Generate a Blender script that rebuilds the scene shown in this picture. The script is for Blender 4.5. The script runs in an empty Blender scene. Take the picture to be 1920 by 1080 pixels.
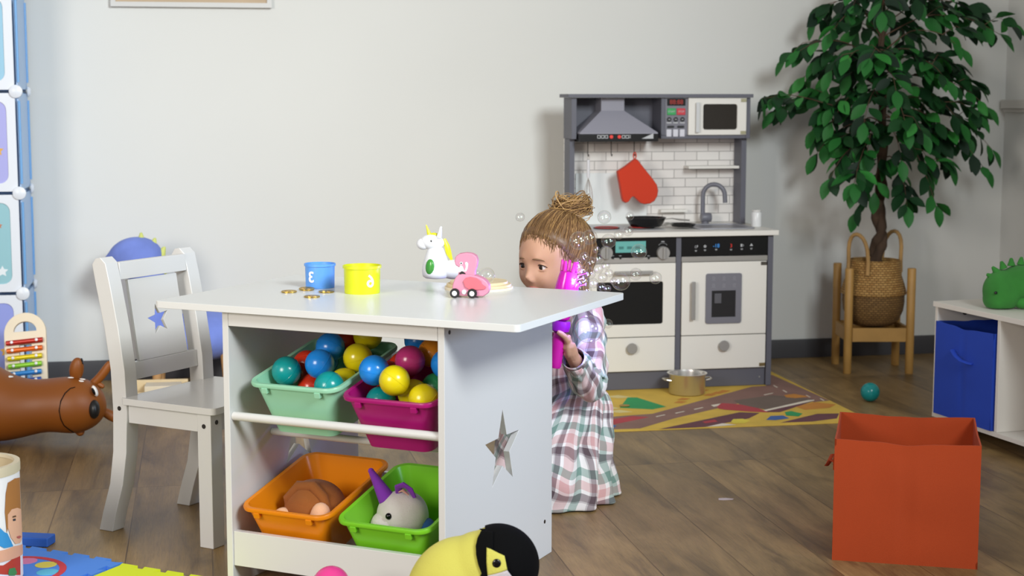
import bpy, bmesh, math, random
from mathutils import Vector, Matrix, noise
random.seed(7)
PI = math.pi
sc = bpy.context.scene
C = sc.collection

# ---------------------------------------------------------------- camera, world, lights, exposure
CAM_H = 1.05
PITCH = math.atan(360 / 3000.0)
cd = bpy.data.cameras.new('camera'); cam = bpy.data.objects.new('camera', cd); C.objects.link(cam)
cam.location = (0, 0, CAM_H); cam.rotation_euler = (PI / 2 - PITCH, 0, 0)
cd.sensor_width = 36.0; cd.lens = 3000.0 / 1920 * 36
cd.clip_start = 0.05
cd.dof.use_dof = True; cd.dof.focus_distance = 3.75; cd.dof.aperture_fstop = 5.6
sc.camera = cam

w = bpy.data.worlds.new('world'); sc.world = w; w.use_nodes = True
w.node_tree.nodes['Background'].inputs[0].default_value = (1.0, 0.95, 0.90, 1)
w.node_tree.nodes['Background'].inputs[1].default_value = 0.36

def area(name, loc, target, size, power, col, spread=180):
    l = bpy.data.lights.new(name, 'AREA'); l.shape = 'RECTANGLE'; l.size, l.size_y = size
    l.energy = power; l.color = col; l.spread = math.radians(spread)
    o = bpy.data.objects.new(name, l); C.objects.link(o); o.location = loc
    d = Vector(target) - Vector(loc); o.rotation_euler = d.to_track_quat('-Z', 'Y').to_euler()
    return o
area('key_softbox', (1.9, 0.6, 2.7), (-1.3, 5.6, 0.95), (1.1, 1.1), 43, (0.92, 0.98, 1.0), 74)
area('fill_light', (-2.5, 0.3, 1.7), (-0.5, 4.8, 0.6), (1.3, 1.3), 36, (1.0, 0.93, 0.85), 100)  # warm fill light added at left; its source is out of view
area('side_window', (3.1, 1.9, 1.0), (0.05, 3.45, 0.35), (0.9, 0.9), 4.6, (0.50, 0.68, 1.0), 50)  # area light added for unseen window daylight, narrowed onto the table panel
sc.view_settings.view_transform = 'Standard'
sc.view_settings.look = 'None'
sc.view_settings.exposure = 0.0
sc.view_settings.gamma = 1.0
sc.view_settings.use_curve_mapping = False

# ---------------------------------------------------------------- measuring helpers (image frame 1920x1080 -> places in the room)
_c, _s = math.cos(PITCH), math.sin(PITCH)
def ray(x, y):
    u = (x - 960) / 3000.0; v = (y - 540) / 3000.0
    return Vector((u, _c - v * _s, -_s - v * _c))
def G(x, y, z=0.0):
    d = ray(x, y); t = (z - CAM_H) / d.z
    return Vector((d.x * t, d.y * t, z))
def at(x, y, Y):
    d = ray(x, y); t = Y / d.y
    return Vector((d.x * t, Y, CAM_H + d.z * t))
class Frame:
    def __init__(s, o, az):
        s.o = Vector((o[0], o[1], 0)); s.a = math.radians(az)
        s.ex = Vector((math.cos(s.a), math.sin(s.a), 0)); s.ey = Vector((-math.sin(s.a), math.cos(s.a), 0))
    def w(s, x, y, z=0): return s.o + s.ex * x + s.ey * y + Vector((0, 0, z))
    def loc(s, P):
        d = Vector(P) - s.o; return Vector((d.dot(s.ex), d.dot(s.ey), P[2]))
    def px(s, x, y, d):            # where a line of sight meets the frame's plane y=d
        P = s.w(0, d); r = ray(x, y); t = P.dot(s.ey) / r.dot(s.ey)
        q = r * t + Vector((0, 0, CAM_H)); return s.loc(q)

# ---------------------------------------------------------------- materials
def lin(h):
    h = h.lstrip('#'); out = []
    for i in (0, 2, 4):
        c = int(h[i:i + 2], 16) / 255
        out.append(c / 12.92 if c <= .04045 else ((c + .055) / 1.055) ** 2.4)
    return (*out, 1)
class NT:
    def __init__(s, name):
        s.m = bpy.data.materials.new(name); s.m.use_nodes = True; s.t = s.m.node_tree; s.n = s.t.nodes; s.l = s.t.links
        s.b = s.n['Principled BSDF']; s.out = s.n['Material Output']
    def node(s, ty, **kw):
        n = s.n.new(ty)
        for k, v in kw.items():
            if k.startswith('i_'): n.inputs[k[2:].replace('_', ' ')].default_value = v
            else: setattr(n, k, v)
        return n
    def link(s, a, b): s.l.new(a, b)
    def ramp(s, fac, stops, interp='LINEAR'):
        r = s.n.new('ShaderNodeValToRGB'); r.color_ramp.interpolation = interp
        e = r.color_ramp.elements
        while len(e) > 1: e.remove(e[-1])
        e[0].position = stops[0][0]; e[0].color = stops[0][1]
        for p, c in stops[1:]:
            k = e.new(p); k.color = c
        s.link(fac, r.inputs[0]); return r.outputs[0]
    def coords(s, kind='Object', scale=(1, 1, 1), rot=(0, 0, 0), loc=(0, 0, 0)):
        tc = s.n.new('ShaderNodeTexCoord'); mp = s.n.new('ShaderNodeMapping')
        mp.inputs['Scale'].default_value = scale; mp.inputs['Rotation'].default_value = rot; mp.inputs['Location'].default_value = loc
        s.link(tc.outputs[kind], mp.inputs['Vector']); return mp.outputs[0]
    def noise(s, vec, scale, detail=4, rough=.5, dist=0):
        n = s.node('ShaderNodeTexNoise'); n.inputs['Scale'].default_value = scale; n.inputs['Detail'].default_value = detail
        n.inputs['Roughness'].default_value = rough; n.inputs['Distortion'].default_value = dist
        if vec: s.link(vec, n.inputs['Vector'])
        return n.outputs['Fac']
    def bump(s, h, strength=.3, dist=.001):
        b = s.n.new('ShaderNodeBump'); b.inputs['Strength'].default_value = strength; b.inputs['Distance'].default_value = dist
        s.link(h, b.inputs['Height']); s.link(b.outputs[0], s.b.inputs['Normal']); return b
    def mix(s, fac, a, b, mode='MIX'):
        m = s.n.new('ShaderNodeMix'); m.data_type = 'RGBA'; m.blend_type = mode
        for v, i in ((fac, 0), (a, 6), (b, 7)):
            if hasattr(v, 'links') or isinstance(v, bpy.types.NodeSocket): s.link(v, m.inputs[i])
            else: m.inputs[i].default_value = v
        return m.outputs[2]
    def math(s, op, a, b=None):
        m = s.n.new('ShaderNodeMath'); m.operation = op
        for i, v in enumerate((a, b)):
            if v is None: continue
            if isinstance(v, bpy.types.NodeSocket): s.link(v, m.inputs[i])
            else: m.inputs[i].default_value = v
        return m.outputs[0]
def mat(name, col, rough=.5, metal=0, bump=None, var=0, spec=None, trans=0, alpha=1, sheen=0, sss=0, coat=0):
    t = NT(name); b = t.b
    c = lin(col)
    b.inputs['Base Color'].default_value = c; b.inputs['Roughness'].default_value = rough; b.inputs['Metallic'].default_value = metal
    if spec is not None: b.inputs['Specular IOR Level'].default_value = spec
    if trans: b.inputs['Transmission Weight'].default_value = trans
    if alpha < 1: b.inputs['Alpha'].default_value = alpha
    if sheen: b.inputs['Sheen Weight'].default_value = sheen
    if coat: b.inputs['Coat Weight'].default_value = coat
    if sss:
        b.inputs['Subsurface Weight'].default_value = sss; b.inputs['Subsurface Radius'].default_value = (1, .4, .25); b.inputs['Subsurface Scale'].default_value = .006
    v = t.coords()
    if var:
        n = t.noise(v, 9, 3)
        d = (c[0] * (1 - var), c[1] * (1 - var), c[2] * (1 - var), 1); e = tuple(min(1, x * (1 + var)) for x in c[:3]) + (1,)
        t.link(t.ramp(n, [(.3, d), (.7, e)]), b.inputs['Base Color'])
    if bump:
        sc_, st, ds = bump
        t.bump(t.noise(v, sc_, 5, .6), st, ds)
    return t.m
def emis(name, col, s):
    t = NT(name); t.b.inputs['Base Color'].default_value = (0, 0, 0, 1)
    t.b.inputs['Emission Color'].default_value = lin(col); t.b.inputs['Emission Strength'].default_value = s; return t.m

WHITE = mat('white_lacquer', '#d0d0ce', .28, coat=.15)
WHITE_TOP = mat('white_gloss_top', '#d8dad9', .3, coat=.1)
KGREY = mat('slate_grey_board', '#5c5d68', .5)
KWHITE = mat('kitchen_white', '#e2e0da', .45)
BLACK = mat('black_gloss', '#0c0c0e', .25)
MBLACK = mat('matt_black', '#141414', .6)
STEEL = mat('brushed_steel', '#d4d2ce', .3, .88)
SILVER = mat('silver_plastic', '#9c9a98', .4, .3)
GREYMID = mat('mid_grey_plastic', '#74747e', .45)
HOODG = mat('hood_grey', '#8c8c98', .5)
BRASS = mat('brass_hinge', '#8d7c58', .4, .7)
WOOD_PALE = mat('pale_wood', '#d9c49c', .55, var=.08)
GOLD = mat('gold_coin', '#c9a548', .28, 1, bump=(90, .6, .002))
SCREW = mat('dark_screw', '#3b3835', .4, .5)
CREAM = mat('cream_plywood', '#e2d5bc', .5, var=.04)
RED = mat('signal_red', '#c02f2a', .4)
EYE = mat('eye_black', '#08080a', .12)

# ---------------------------------------------------------------- mesh builder
def rot3(e): 
    from mathutils import Euler
    return Euler(e).to_matrix().to_4x4()
class B:
    def __init__(s): s.bm = bmesh.new(); s.mats = []; s.mi = 0
    def use(s, m):
        if m not in s.mats: s.mats.append(m)
        s.mi = s.mats.index(m); return s
    def _fin(s, verts, T=None):
        if T is not None: bmesh.ops.transform(s.bm, matrix=T, verts=verts)
        fs = set(f for v in verts for f in v.link_faces)
        for f in fs: f.material_index = s.mi
        return verts
    def box(s, c, d, rot=None, T=None):
        r = bmesh.ops.create_cube(s.bm, size=1); vs = r['verts']
        M = Matrix.Translation(c) @ (rot3(rot) if rot else Matrix()) @ Matrix.Diagonal((d[0], d[1], d[2], 1))
        bmesh.ops.transform(s.bm, matrix=M, verts=vs); return s._fin(vs, T)
    def bb(s, x0, x1, y0, y1, z0, z1, T=None):
        return s.box(((x0 + x1) / 2, (y0 + y1) / 2, (z0 + z1) / 2), (abs(x1 - x0), abs(y1 - y0), abs(z1 - z0)), None, T)
    def cone(s, p0, p1, r0, r1=None, n=24, T=None):
        p0, p1 = Vector(p0), Vector(p1); r1 = r0 if r1 is None else r1; d = p1 - p0
        r = bmesh.ops.create_cone(s.bm, cap_ends=True, segments=n, radius1=r0, radius2=r1, depth=d.length); vs = r['verts']
        M = Matrix.Translation((p0 + p1) / 2) @ d.to_track_quat('Z', 'Y').to_matrix().to_4x4()
        bmesh.ops.transform(s.bm, matrix=M, verts=vs); return s._fin(vs, T)
    def sph(s, c, r, n=24, rot=None, T=None):
        if not hasattr(r, '__len__'): r = (r, r, r)
        q = bmesh.ops.create_uvsphere(s.bm, u_segments=n, v_segments=max(6, n // 2), radius=1); vs = q['verts']
        M = Matrix.Translation(c) @ (rot3(rot) if rot else Matrix()) @ Matrix.Diagonal((*r, 1))
        bmesh.ops.transform(s.bm, matrix=M, verts=vs); return s._fin(vs, T)
    def rings(s, rings, cap=True, closed=True, T=None, loop=False):
        allv = []; prev = None; first = None
        for rg in rings:
            vs = [s.bm.verts.new(p) for p in rg]; allv += vs
            if prev:
                n = len(vs)
                for i in range(n if closed else n - 1):
                    j = (i + 1) % n
                    s.bm.faces.new((prev[i], prev[j], vs[j], vs[i]))
            else: first = vs
            prev = vs
        if loop:
            n = len(prev)
            for i in range(n): j = (i + 1) % n; s.bm.faces.new((prev[i], prev[j], first[j], first[i]))
        elif cap and closed:
            s.bm.faces.new(first[::-1]); s.bm.faces.new(prev)
        return s._fin(allv, T)
    def lathe(s, prof, n=32, c=(0, 0, 0), T=None, cap=True):
        rr = []
        for r, z in prof:
            r = max(r, 1e-4)
            rr.append([(c[0] + r * math.cos(2 * PI * i / n), c[1] + r * math.sin(2 * PI * i / n), c[2] + z) for i in range(n)])
        return s.rings(rr, cap, T=T)
    def tube(s, pts, r, n=8, cap=True, T=None, loop=False, flat=1.0):
        pts = [Vector(p) for p in pts]; m = len(pts)
        rs = r if hasattr(r, '__len__') else [r] * m
        up = None; rr = []
        for i, p in enumerate(pts):
            a = pts[(i - 1) % m] if (loop or i > 0) else p; b = pts[(i + 1) % m] if (loop or i < m - 1) else p
            t = (b - a).normalized() if (b - a).length > 1e-9 else Vector((0, 0, 1))
            if up is None:
                up = Vector((0, 0, 1)) if abs(t.z) < .9 else Vector((1, 0, 0))
            x = t.cross(up)
            if x.length < 1e-6: x = t.orthogonal()
            x.normalize(); y = x.cross(t).normalized(); up = y
            rr.append([p + (x * math.cos(2 * PI * k / n) + y * math.sin(2 * PI * k / n) * flat) * rs[i] for k in range(n)])
        return s.rings(rr, cap, T=T, loop=loop)
    def plate(s, outer, th, holes=(), T=None):          # polygon in x,z with thickness along +y
        es = []; allv = []
        for lp in [outer] + list(holes):
            vs = [s.bm.verts.new((p[0], 0, p[1])) for p in lp]; allv += vs
            for i in range(len(vs)): es.append(s.bm.edges.new((vs[i], vs[(i + 1) % len(vs)])))
        r = bmesh.ops.triangle_fill(s.bm, use_beauty=True, use_dissolve=False, edges=es, normal=(0, -1, 0))
        fs = [f for f in r['geom'] if isinstance(f, bmesh.types.BMFace)]
        e = bmesh.ops.extrude_face_region(s.bm, geom=fs)
        nv = [v for v in e['geom'] if isinstance(v, bmesh.types.BMVert)]
        bmesh.ops.translate(s.bm, vec=(0, th, 0), verts=nv)
        return s._fin(allv + nv, T)
    def out(s, name, m=None, parent=None, smooth=True, bevel=0, ang=35, recalc=True, seg=2, sub=0):
        if recalc: bmesh.ops.recalc_face_normals(s.bm, faces=s.bm.faces)
        me = bpy.data.meshes.new(name); s.bm.to_mesh(me); s.bm.free()
        for q in (s.mats if s.mats else [m]): me.materials.append(q)
        if smooth:
            me.polygons.foreach_set('use_smooth', [True] * len(me.polygons)); me.set_sharp_from_angle(angle=math.radians(ang))
        o = bpy.data.objects.new(name, me); C.objects.link(o)
        if parent: o.parent = parent
        if bevel:
            b = o.modifiers.new('bevel', 'BEVEL'); b.width = bevel; b.segments = seg; b.limit_method = 'ANGLE'; b.angle_limit = math.radians(40); b.harden_normals = True
        if sub:
            b = o.modifiers.new('sub', 'SUBSURF'); b.levels = sub; b.render_levels = sub
        return o
def thing(name, label, cat, loc=(0, 0, 0), rotz=0, group=None):
    o = bpy.data.objects.new(name, None); C.objects.link(o); o.empty_display_size = .05
    o.location = loc; o.rotation_euler = (0, 0, rotz); o['label'] = label; o['category'] = cat
    if group: o['group'] = group
    return o
def tag(o, label, cat, group=None, loc=None, rotz=None):
    o['label'] = label; o['category'] = cat
    if group: o['group'] = group
    if loc is not None: o.location = loc
    if rotz is not None: o.rotation_euler = (0, 0, rotz)
    return o
def dup(o, label, loc, rotz=0, group=None, mat_=None):
    c = o.copy(); C.objects.link(c); c.location = loc; c.rotation_euler = (0, 0, rotz); c['label'] = label
    if group: c['group'] = group
    for ch in list(o.children):
        d = ch.copy(); C.objects.link(d); d.parent = c
        for g in ch.children:
            e = g.copy(); C.objects.link(e); e.parent = d
    return c
def struct(o): o['kind'] = 'structure'; return o
def rrect(x0, x1, z0, z1, r, n=5):
    pts = []
    for cx, cz, a0 in ((x1 - r, z1 - r, 0), (x0 + r, z1 - r, 90), (x0 + r, z0 + r, 180), (x1 - r, z0 + r, 270)):
        for i in range(n + 1):
            a = math.radians(a0 + 90 * i / n); pts.append((cx + r * math.cos(a), cz + r * math.sin(a)))
    return pts
def star(cx, cz, R, k=.42, rot=90, sx=1):
    return [(cx + sx * (R if i % 2 == 0 else R * k) * math.cos(math.radians(rot + 36 * i)), cz + (R if i % 2 == 0 else R * k) * math.sin(math.radians(rot + 36 * i))) for i in range(10)]
def circ(cx, cz, r, n=20, sx=1): return [(cx + sx * r * math.cos(2 * PI * i / n), cz + r * math.sin(2 * PI * i / n)) for i in range(n)]
def text_bm(b, s, size, th, T, mirror=False, font_bold=.0):
    cu = bpy.data.curves.new('t', 'FONT'); cu.body = s; cu.size = size; cu.extrude = th; cu.align_x = 'CENTER'; cu.align_y = 'CENTER'; cu.offset = font_bold
    o = bpy.data.objects.new('t', cu); C.objects.link(o); bpy.context.view_layer.update()
    me = bpy.data.meshes.new_from_object(o.evaluated_get(bpy.context.evaluated_depsgraph_get()))
    n0 = len(b.bm.verts); b.bm.from_mesh(me); b.bm.verts.ensure_lookup_table(); vs = b.bm.verts[n0:]
    M = T @ Matrix.Rotation(PI / 2, 4, 'X') @ (Matrix.Diagonal((-1, 1, 1, 1)) if mirror else Matrix())
    bmesh.ops.transform(b.bm, matrix=M, verts=vs); b._fin(vs)
    bpy.data.objects.remove(o); bpy.data.curves.remove(cu); bpy.data.meshes.remove(me)
def smoothstep(a, b, x):
    t = max(0, min(1, (x - a) / (b - a))); return t * t * (3 - 2 * t)
# ---------------------------------------------------------------- the room
WALL_AZ = 11.0
WF = Frame((0, 6.17), WALL_AZ)
def floor_mat():
    t = NT('dark_oak_planks'); v = t.coords('Object')
    sep = t.node('ShaderNodeSeparateXYZ'); t.link(v, sep.inputs[0])
    cmb = t.node('ShaderNodeCombineXYZ'); t.link(sep.outputs['Y'], cmb.inputs['X']); t.link(sep.outputs['X'], cmb.inputs['Y'])
    br = t.node('ShaderNodeTexBrick', offset=.37, offset_frequency=1)
    t.link(cmb.outputs[0], br.inputs['Vector'])
    for k, q in (('Color1', (0, 0, 0, 1)), ('Color2', (1, 1, 1, 1)), ('Mortar', (.5, .5, .5, 1)), ('Scale', 1), ('Mortar Size', .0018), ('Mortar Smooth', .3), ('Brick Width', 1.25), ('Row Height', .195)): br.inputs[k].default_value = q
    # stretched grain with a shift of its own on every plank
    sh = t.node('ShaderNodeVectorMath', operation='MULTIPLY_ADD'); t.link(br.outputs['Color'], sh.inputs[0]); sh.inputs[1].default_value = (7, 13, 5); 
    sc1 = t.node('ShaderNodeVectorMath', operation='MULTIPLY'); t.link(cmb.outputs[0], sc1.inputs[0]); sc1.inputs[1].default_value = (1.6, 9, 1); t.link(sc1.outputs[0], sh.inputs[2])
    n1 = t.noise(sh.outputs[0], 1.3, 8, .62, .9)
    sc2 = t.node('ShaderNodeVectorMath', operation='MULTIPLY'); t.link(sh.outputs[0], sc2.inputs[0]); sc2.inputs[1].default_value = (1, 6, 1)
    n2 = t.noise(sc2.outputs[0], 3.6, 9, .78, .5)
    sc3 = t.node('ShaderNodeVectorMath', operation='MULTIPLY'); t.link(sh.outputs[0], sc3.inputs[0]); sc3.inputs[1].default_value = (1, .35, 1)
    n3 = t.noise(sc3.outputs[0], 1.9, 3, .5, .5)
    c1 = t.ramp(n1, [(.28, lin('#67533a')), (.45, lin('#8f764e')), (.62, lin('#a2865a')), (.8, lin('#b19668'))])
    c2 = t.ramp(n2, [(.34, (.62, .59, .55, 1)), (.52, (1, .99, .97, 1)), (.7, (1.12, 1.1, 1.06, 1))])
    sc4 = t.node('ShaderNodeVectorMath', operation='MULTIPLY'); t.link(sh.outputs[0], sc4.inputs[0]); sc4.inputs[1].default_value = (3.5, 16, 1)
    n4 = t.noise(sc4.outputs[0], 4.0, 6, .7, .2)
    c4 = t.ramp(n4, [(.36, (.72, .70, .66, 1)), (.50, (1, 1, 1, 1)), (.66, (1.12, 1.1, 1.05, 1))])
    c3 = t.ramp(n3, [(.32, (.60, .58, .54, 1)), (.55, (1, 1, 1, 1))])
    m = t.mix(.65, c1, c2, 'MULTIPLY'); m = t.mix(.8, m, c3, 'MULTIPLY'); m = t.mix(.75, m, c4, 'MULTIPLY')
    tint = t.ramp(br.outputs['Color'], [(0, (.74, .72, .70, 1)), (1, (1.0, .97, .93, 1))])
    m = t.mix(1, m, tint, 'MULTIPLY')
    gap = t.ramp(br.outputs['Fac'], [(0, (1, 1, 1, 1)), (1, (.55, .50, .46, 1))])
    m = t.mix(1, m, gap, 'MULTIPLY'); t.link(m, t.b.inputs['Base Color'])
    rr = t.node('ShaderNodeMapRange'); t.link(n2, rr.inputs[0]); rr.inputs[3].default_value = .34; rr.inputs[4].default_value = .52
    t.link(rr.outputs[0], t.b.inputs['Roughness'])
    h = t.math('SUBTRACT', t.math('MULTIPLY', n2, .25), br.outputs['Fac']); t.bump(h, .35, .0012)
    return t.m
def wall_mat():
    t = NT('painted_plaster'); v = t.coords('Object')
    n = t.noise(v, 1.2, 2); t.link(t.ramp(n, [(.3, lin('#d6d7d4')), (.7, lin('#dadbd8'))]), t.b.inputs['Base Color'])
    t.b.inputs['Roughness'].default_value = .85; t.bump(t.noise(v, 180, 4), .06, .0008); return t.m
WALLM = wall_mat()
b = B(); b.bb(-6, 4.5, -7.0, .1, -.05, 0); fl = struct(b.out('floor', floor_mat(), smooth=False)); fl.location = WF.o; fl.rotation_euler.z = WF.a
RX = WF.px(1877, 400, 0).x                                  # the corner of back and right wall
b = B(); b.bb(-6, RX + .1, 0, .1, 0, 2.75); wl = struct(b.out('wall_back', WALLM, smooth=False)); wl.location = WF.o; wl.rotation_euler.z = WF.a
b = B(); b.bb(RX, RX + .1, -4.2, 0, 0, 2.75); wr = struct(b.out('wall_right', WALLM, smooth=False)); wr.location = WF.o; wr.rotation_euler.z = WF.a
BASEM = mat('dark_baseboard', '#3c3b3f', .5)
b = B(); b.plate([(0, 0), (.012, 0), (.012, .06), (.008, .075), (0, .075)], 8.0, T=Matrix.Rotation(-PI / 2, 4, 'Z'))
o = struct(b.out('baseboard_back', BASEM, bevel=.001)); o.location = WF.w(RX - 8.0, 0); o.rotation_euler.z = WF.a
b = B(); b.bb(RX - .012, RX, -4.2, -.012, 0, .075); o = struct(b.out('baseboard_right', BASEM, bevel=.001)); o.location = WF.o; o.rotation_euler.z = WF.a
b = B(); b.bb(RX - .03, RX, -4.2, -.02, 1.0, 1.035); b.bb(RX - .018, RX, -4.2, -.02, .985, 1.0)
o = struct(b.out('trim_1', mat('sill_paint', '#c9c6c0', .5), bevel=.002)); o.location = WF.o; o.rotation_euler.z = WF.a

# framed picture, only its lower edge in view
P0 = WF.px(207, 12, -.02); P1 = WF.px(510, 18, -.02)
fw = P1.x - P0.x
t = thing('picture_frame', 'white framed picture with a beige sheet, high on the white wall', 'picture', WF.w((P0.x + P1.x) / 2, -.001, P0.z), WF.a)
b = B(); b.plate([(-fw / 2, 0), (fw / 2, 0), (fw / 2, .42), (-fw / 2, .42)], .02, [[(-fw / 2 + .018, .018), (fw / 2 - .018, .018), (fw / 2 - .018, .402), (-fw / 2 + .018, .402)]], T=Matrix.Translation((0, -.021, 0)))
b.out('frame', WHITE, t, bevel=.0015, smooth=False)
b = B(); b.bb(-fw / 2 + .018, fw / 2 - .018, -.012, -.002, .018, .402); b.out('artwork', mat('beige_sheet', '#b9a48a', .7, var=.06), t)

# ---------------------------------------------------------------- play mat
RF = Frame(G(1634, 791)[:2], 10.5)
RL, RD = 1.3, .98
def rl(x, y): q = RF.loc(G(x, y)); return (q.x, q.y)
def woven(name, col, var=.1):
    return mat(name, col, .85, var=var, bump=(300, .4, .0006))
rug = B(); rug.use(woven('mat_yellow', '#d8b44c'))
rug.bb(-RL, 0, 0, RD, 0, .003)
def patch(pts, m, lvl, px=True):
    rug.use(m)
    q = [rl(*p) if px else p for p in pts]
    q = [(max(-RL, min(0, a)), max(0, min(RD, c))) for a, c in q]
    z = .0031 + .00012 * lvl + .000004 * len(rug.bm.verts) / 8
    vs = [rug.bm.verts.new((a, c, z)) for a, c in q]
    es = [rug.bm.edges.new((vs[i], vs[(i + 1) % len(vs)])) for i in range(len(vs))]
    rr = bmesh.ops.triangle_fill(rug.bm, use_beauty=True, use_dissolve=False, edges=es, normal=(0, 0, 1))
    rug._fin(vs)
    for f in set(f for v in vs for f in v.link_faces):
        f.normal_update()
        if f.normal.z < 0: f.normal_flip()
ROAD = woven('mat_road', '#8c6a60'); MAROON = woven('mat_maroon', '#6a4048'); LOT = woven('mat_lot', '#726258'); GRN = woven('mat_green', '#2f9a5c'); PRED = woven('mat_red', '#b3424a'); PWH = woven('mat_white', '#e6dccb'); PBL = woven('mat_blue', '#4468a8'); POR = woven('mat_orange', '#c98638'); PGR = woven('mat_pale', '#e0cf90', .04)
def cz(pts): return [(1060 + x / 3.4286, 690 + y / 3.4286) for x, y in pts]
patch(cz([(150, 330), (560, 300), (1200, 125), (1330, 120), (1460, 180), (1330, 200), (1150, 225), (700, 330), (480, 395), (180, 405)]), ROAD, 1)
patch(cz([(1310, 50), (1330, 50), (1700, 215), (1600, 225), (1380, 170), (1190, 150), (1200, 125), (1290, 120)]), ROAD, 1)
patch(cz([(190, 355), (430, 315), (540, 322), (300, 372), (190, 380)]), PRED, 2)
patch(cz([(1080, 215), (1330, 180), (1590, 205), (1290, 275), (1120, 240)]), LOT, 2)
patch(cz([(600, 400), (1120, 290), (1250, 295), (1180, 330), (900, 385)]), MAROON, 1)
patch(cz([(1290, 275), (1590, 205), (1600, 218), (1380, 290), (1280, 290)]), MAROON, 2)
patch(cz([(1380, 358), (1620, 300), (1760, 298), (1745, 330), (1590, 350)]), MAROON, 1)
patch(cz([(1270, 278), (1560, 212), (1600, 210), (1600, 216), (1290, 284)]), PWH, 3)
patch(cz([(350, 262), (400, 195), (460, 195), (650, 255), (560, 272)]), GRN, 2)
patch(cz([(965, 245), (1010, 232), (1120, 240), (1240, 265), (1310, 292), (1200, 288), (1030, 275), (985, 268)]), PRED, 4)
patch(cz([(935, 245), (1000, 235), (980, 250), (955, 256)]), PWH, 4)
for x, y in ((610, 312), (735, 290), (855, 265), (1305, 172)):
    patch(cz([(x - 32, y + 6), (x + 25, y - 6), (x + 35, y - 4), (x - 22, y + 9)]), PWH, 3)
for x, y in ((1350, 125), (1410, 156), (1560, 188), (1650, 210)):
    patch(cz([(x - 16, y - 8), (x - 8, y - 8), (x + 18, y + 6), (x + 8, y + 7)]), PWH, 3)
patch(cz([(1405, 180), (1470, 172), (1570, 190), (1480, 200), (1420, 195)]), POR, 3)
patch(cz([(1290, 340), (1320, 315), (1400, 312), (1440, 330), (1350, 342)]), PBL, 4)
patch(cz([(1410, 290), (1450, 283), (1525, 300), (1500, 318), (1420, 312)]), GRN, 4)
patch(cz([(1065, 350), (1080, 335), (1140, 333), (1190, 345), (1150, 362), (1080, 362)]), woven('mat_lemon', '#e2cf4a'), 4)
patch(cz([(880, 352), (960, 338), (980, 352), (900, 362)]), PRED, 4)
patch(cz([(905, 385), (1010, 362), (1100, 372), (1000, 380)]), PWH, 4)
patch(cz([(240, 378), (270, 362), (330, 378), (310, 392), (255, 392)]), PBL, 4)
for x, y, w_ in ((340, 190, 90), (250, 240, 40), (350, 285, 85), (290, 262, 60)):
    patch(cz([(x - w_, y), (x, y - 10), (x + w_, y + 4), (x, y + 10)]), PGR, 2)
for x, y in ((980, 165), (930, 178), (760, 205), (880, 150), (1020, 155), (740, 225)):
    patch(cz([(x - 45, y + 6), (x - 10, y - 8), (x + 45, y - 3), (x + 10, y + 8)]), POR, 3)
patch(cz([(1480, 255), (1600, 225), (1740, 240), (1700, 262), (1540, 275)]), POR, 2)
o = rug.out('play_mat', smooth=False, recalc=False); o.location = RF.o; o.rotation_euler.z = RF.a
tag(o, 'yellow printed play mat with brown roads under the toy kitchen', 'play mat')

# ---------------------------------------------------------------- balls
def ball_mesh(r=.033):
    b = B(); b.sph((0, 0, 0), r, 32)
    # moulding seam round the equator
    b.tube([(r * 1.002 * math.cos(a * PI / 18), r * 1.002 * math.sin(a * PI / 18), 0) for a in range(36)], r * .012, 4, loop=True)
    return b
BALLM = {k: mat('ball_' + k, c, .22, spec=.5) for k, c in dict(teal='#128f8f', blue='#1f86e0', yellow='#dccb14', magenta='#b0306f', orange='#e08a20', red='#c23018', green='#2f8f5a', pink='#e0418f').items()}
_bm = {}
def ball(col, loc, label, group=None, r=.033):
    if col not in _bm:
        o = ball_mesh().out('plastic_ball', BALLM[col]); _bm[col] = o
    else:
        o = _bm[col].copy(); C.objects.link(o)
    o.scale = (r / .033,) * 3
    o.rotation_euler = (random.uniform(-1, 1), random.uniform(-1, 1), random.uniform(0, 6))
    tag(o, label, 'ball', group, loc); return o
q = G(1631, 753); ball('teal', (q.x, q.y, .0335), 'teal plastic ball alone on the floor in front of the plant stand')
# ---------------------------------------------------------------- toy kitchen
KF = Frame((.943, 5.748), 11.0)
KZ = .0042
def K(x, y, d): return KF.px(x, y, d)
kt = thing('toy_kitchen', 'grey and white wooden toy kitchen with hood, microwave, oven and tap', 'toy kitchen', KF.w(0, 0, KZ), KF.a)
def part(name, m, bev=.0012, parent=None, **kw): 
    return lambda b: b.out(name, m, parent or kt, bevel=bev, **kw)
W_ = -.705
b = B(); b.bb(-.02, 0, 0, .38, 0, .547); b.out('side_panel', KGREY, kt, bevel=.001)
b = B(); b.bb(W_, W_ + .02, 0, .38, 0, .547); b.out('side_panel', KGREY, kt, bevel=.001)
b = B(); b.bb(-.364, -.345, .001, .37, .01, .547); b.out('divider', KGREY, kt, bevel=.001)
b = B(); b.bb(W_ + .021, -.365, .012, .03, .0, .066); b.bb(-.344, -.021, .012, .03, 0, .066); b.bb(-.364, -.345, .012, .03, 0, .01); b.out('kickboard', KGREY, kt, bevel=.001)
b = B(); b.bb(W_ + .021, -.365, .365, .379, .0, .547); b.bb(-.344, -.021, .365, .379, 0, .547); b.out('back_panel', KGREY, kt)
b = B(); b.bb(W_ + .021, -.365, .03, .36, .05, .066); b.bb(-.344, -.021, .03, .36, .05, .066); b.out('bottom_shelf', KGREY, kt)
b = B(); b.bb(-.722, .014, -.018, .39, .549, .567); b.out('countertop', KWHITE, kt, bevel=.002)
b = B(); b.sph((-.040, .0115, .03), (.003, .0015, .003), 10); b.out('screw', SILVER, kt)
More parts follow.
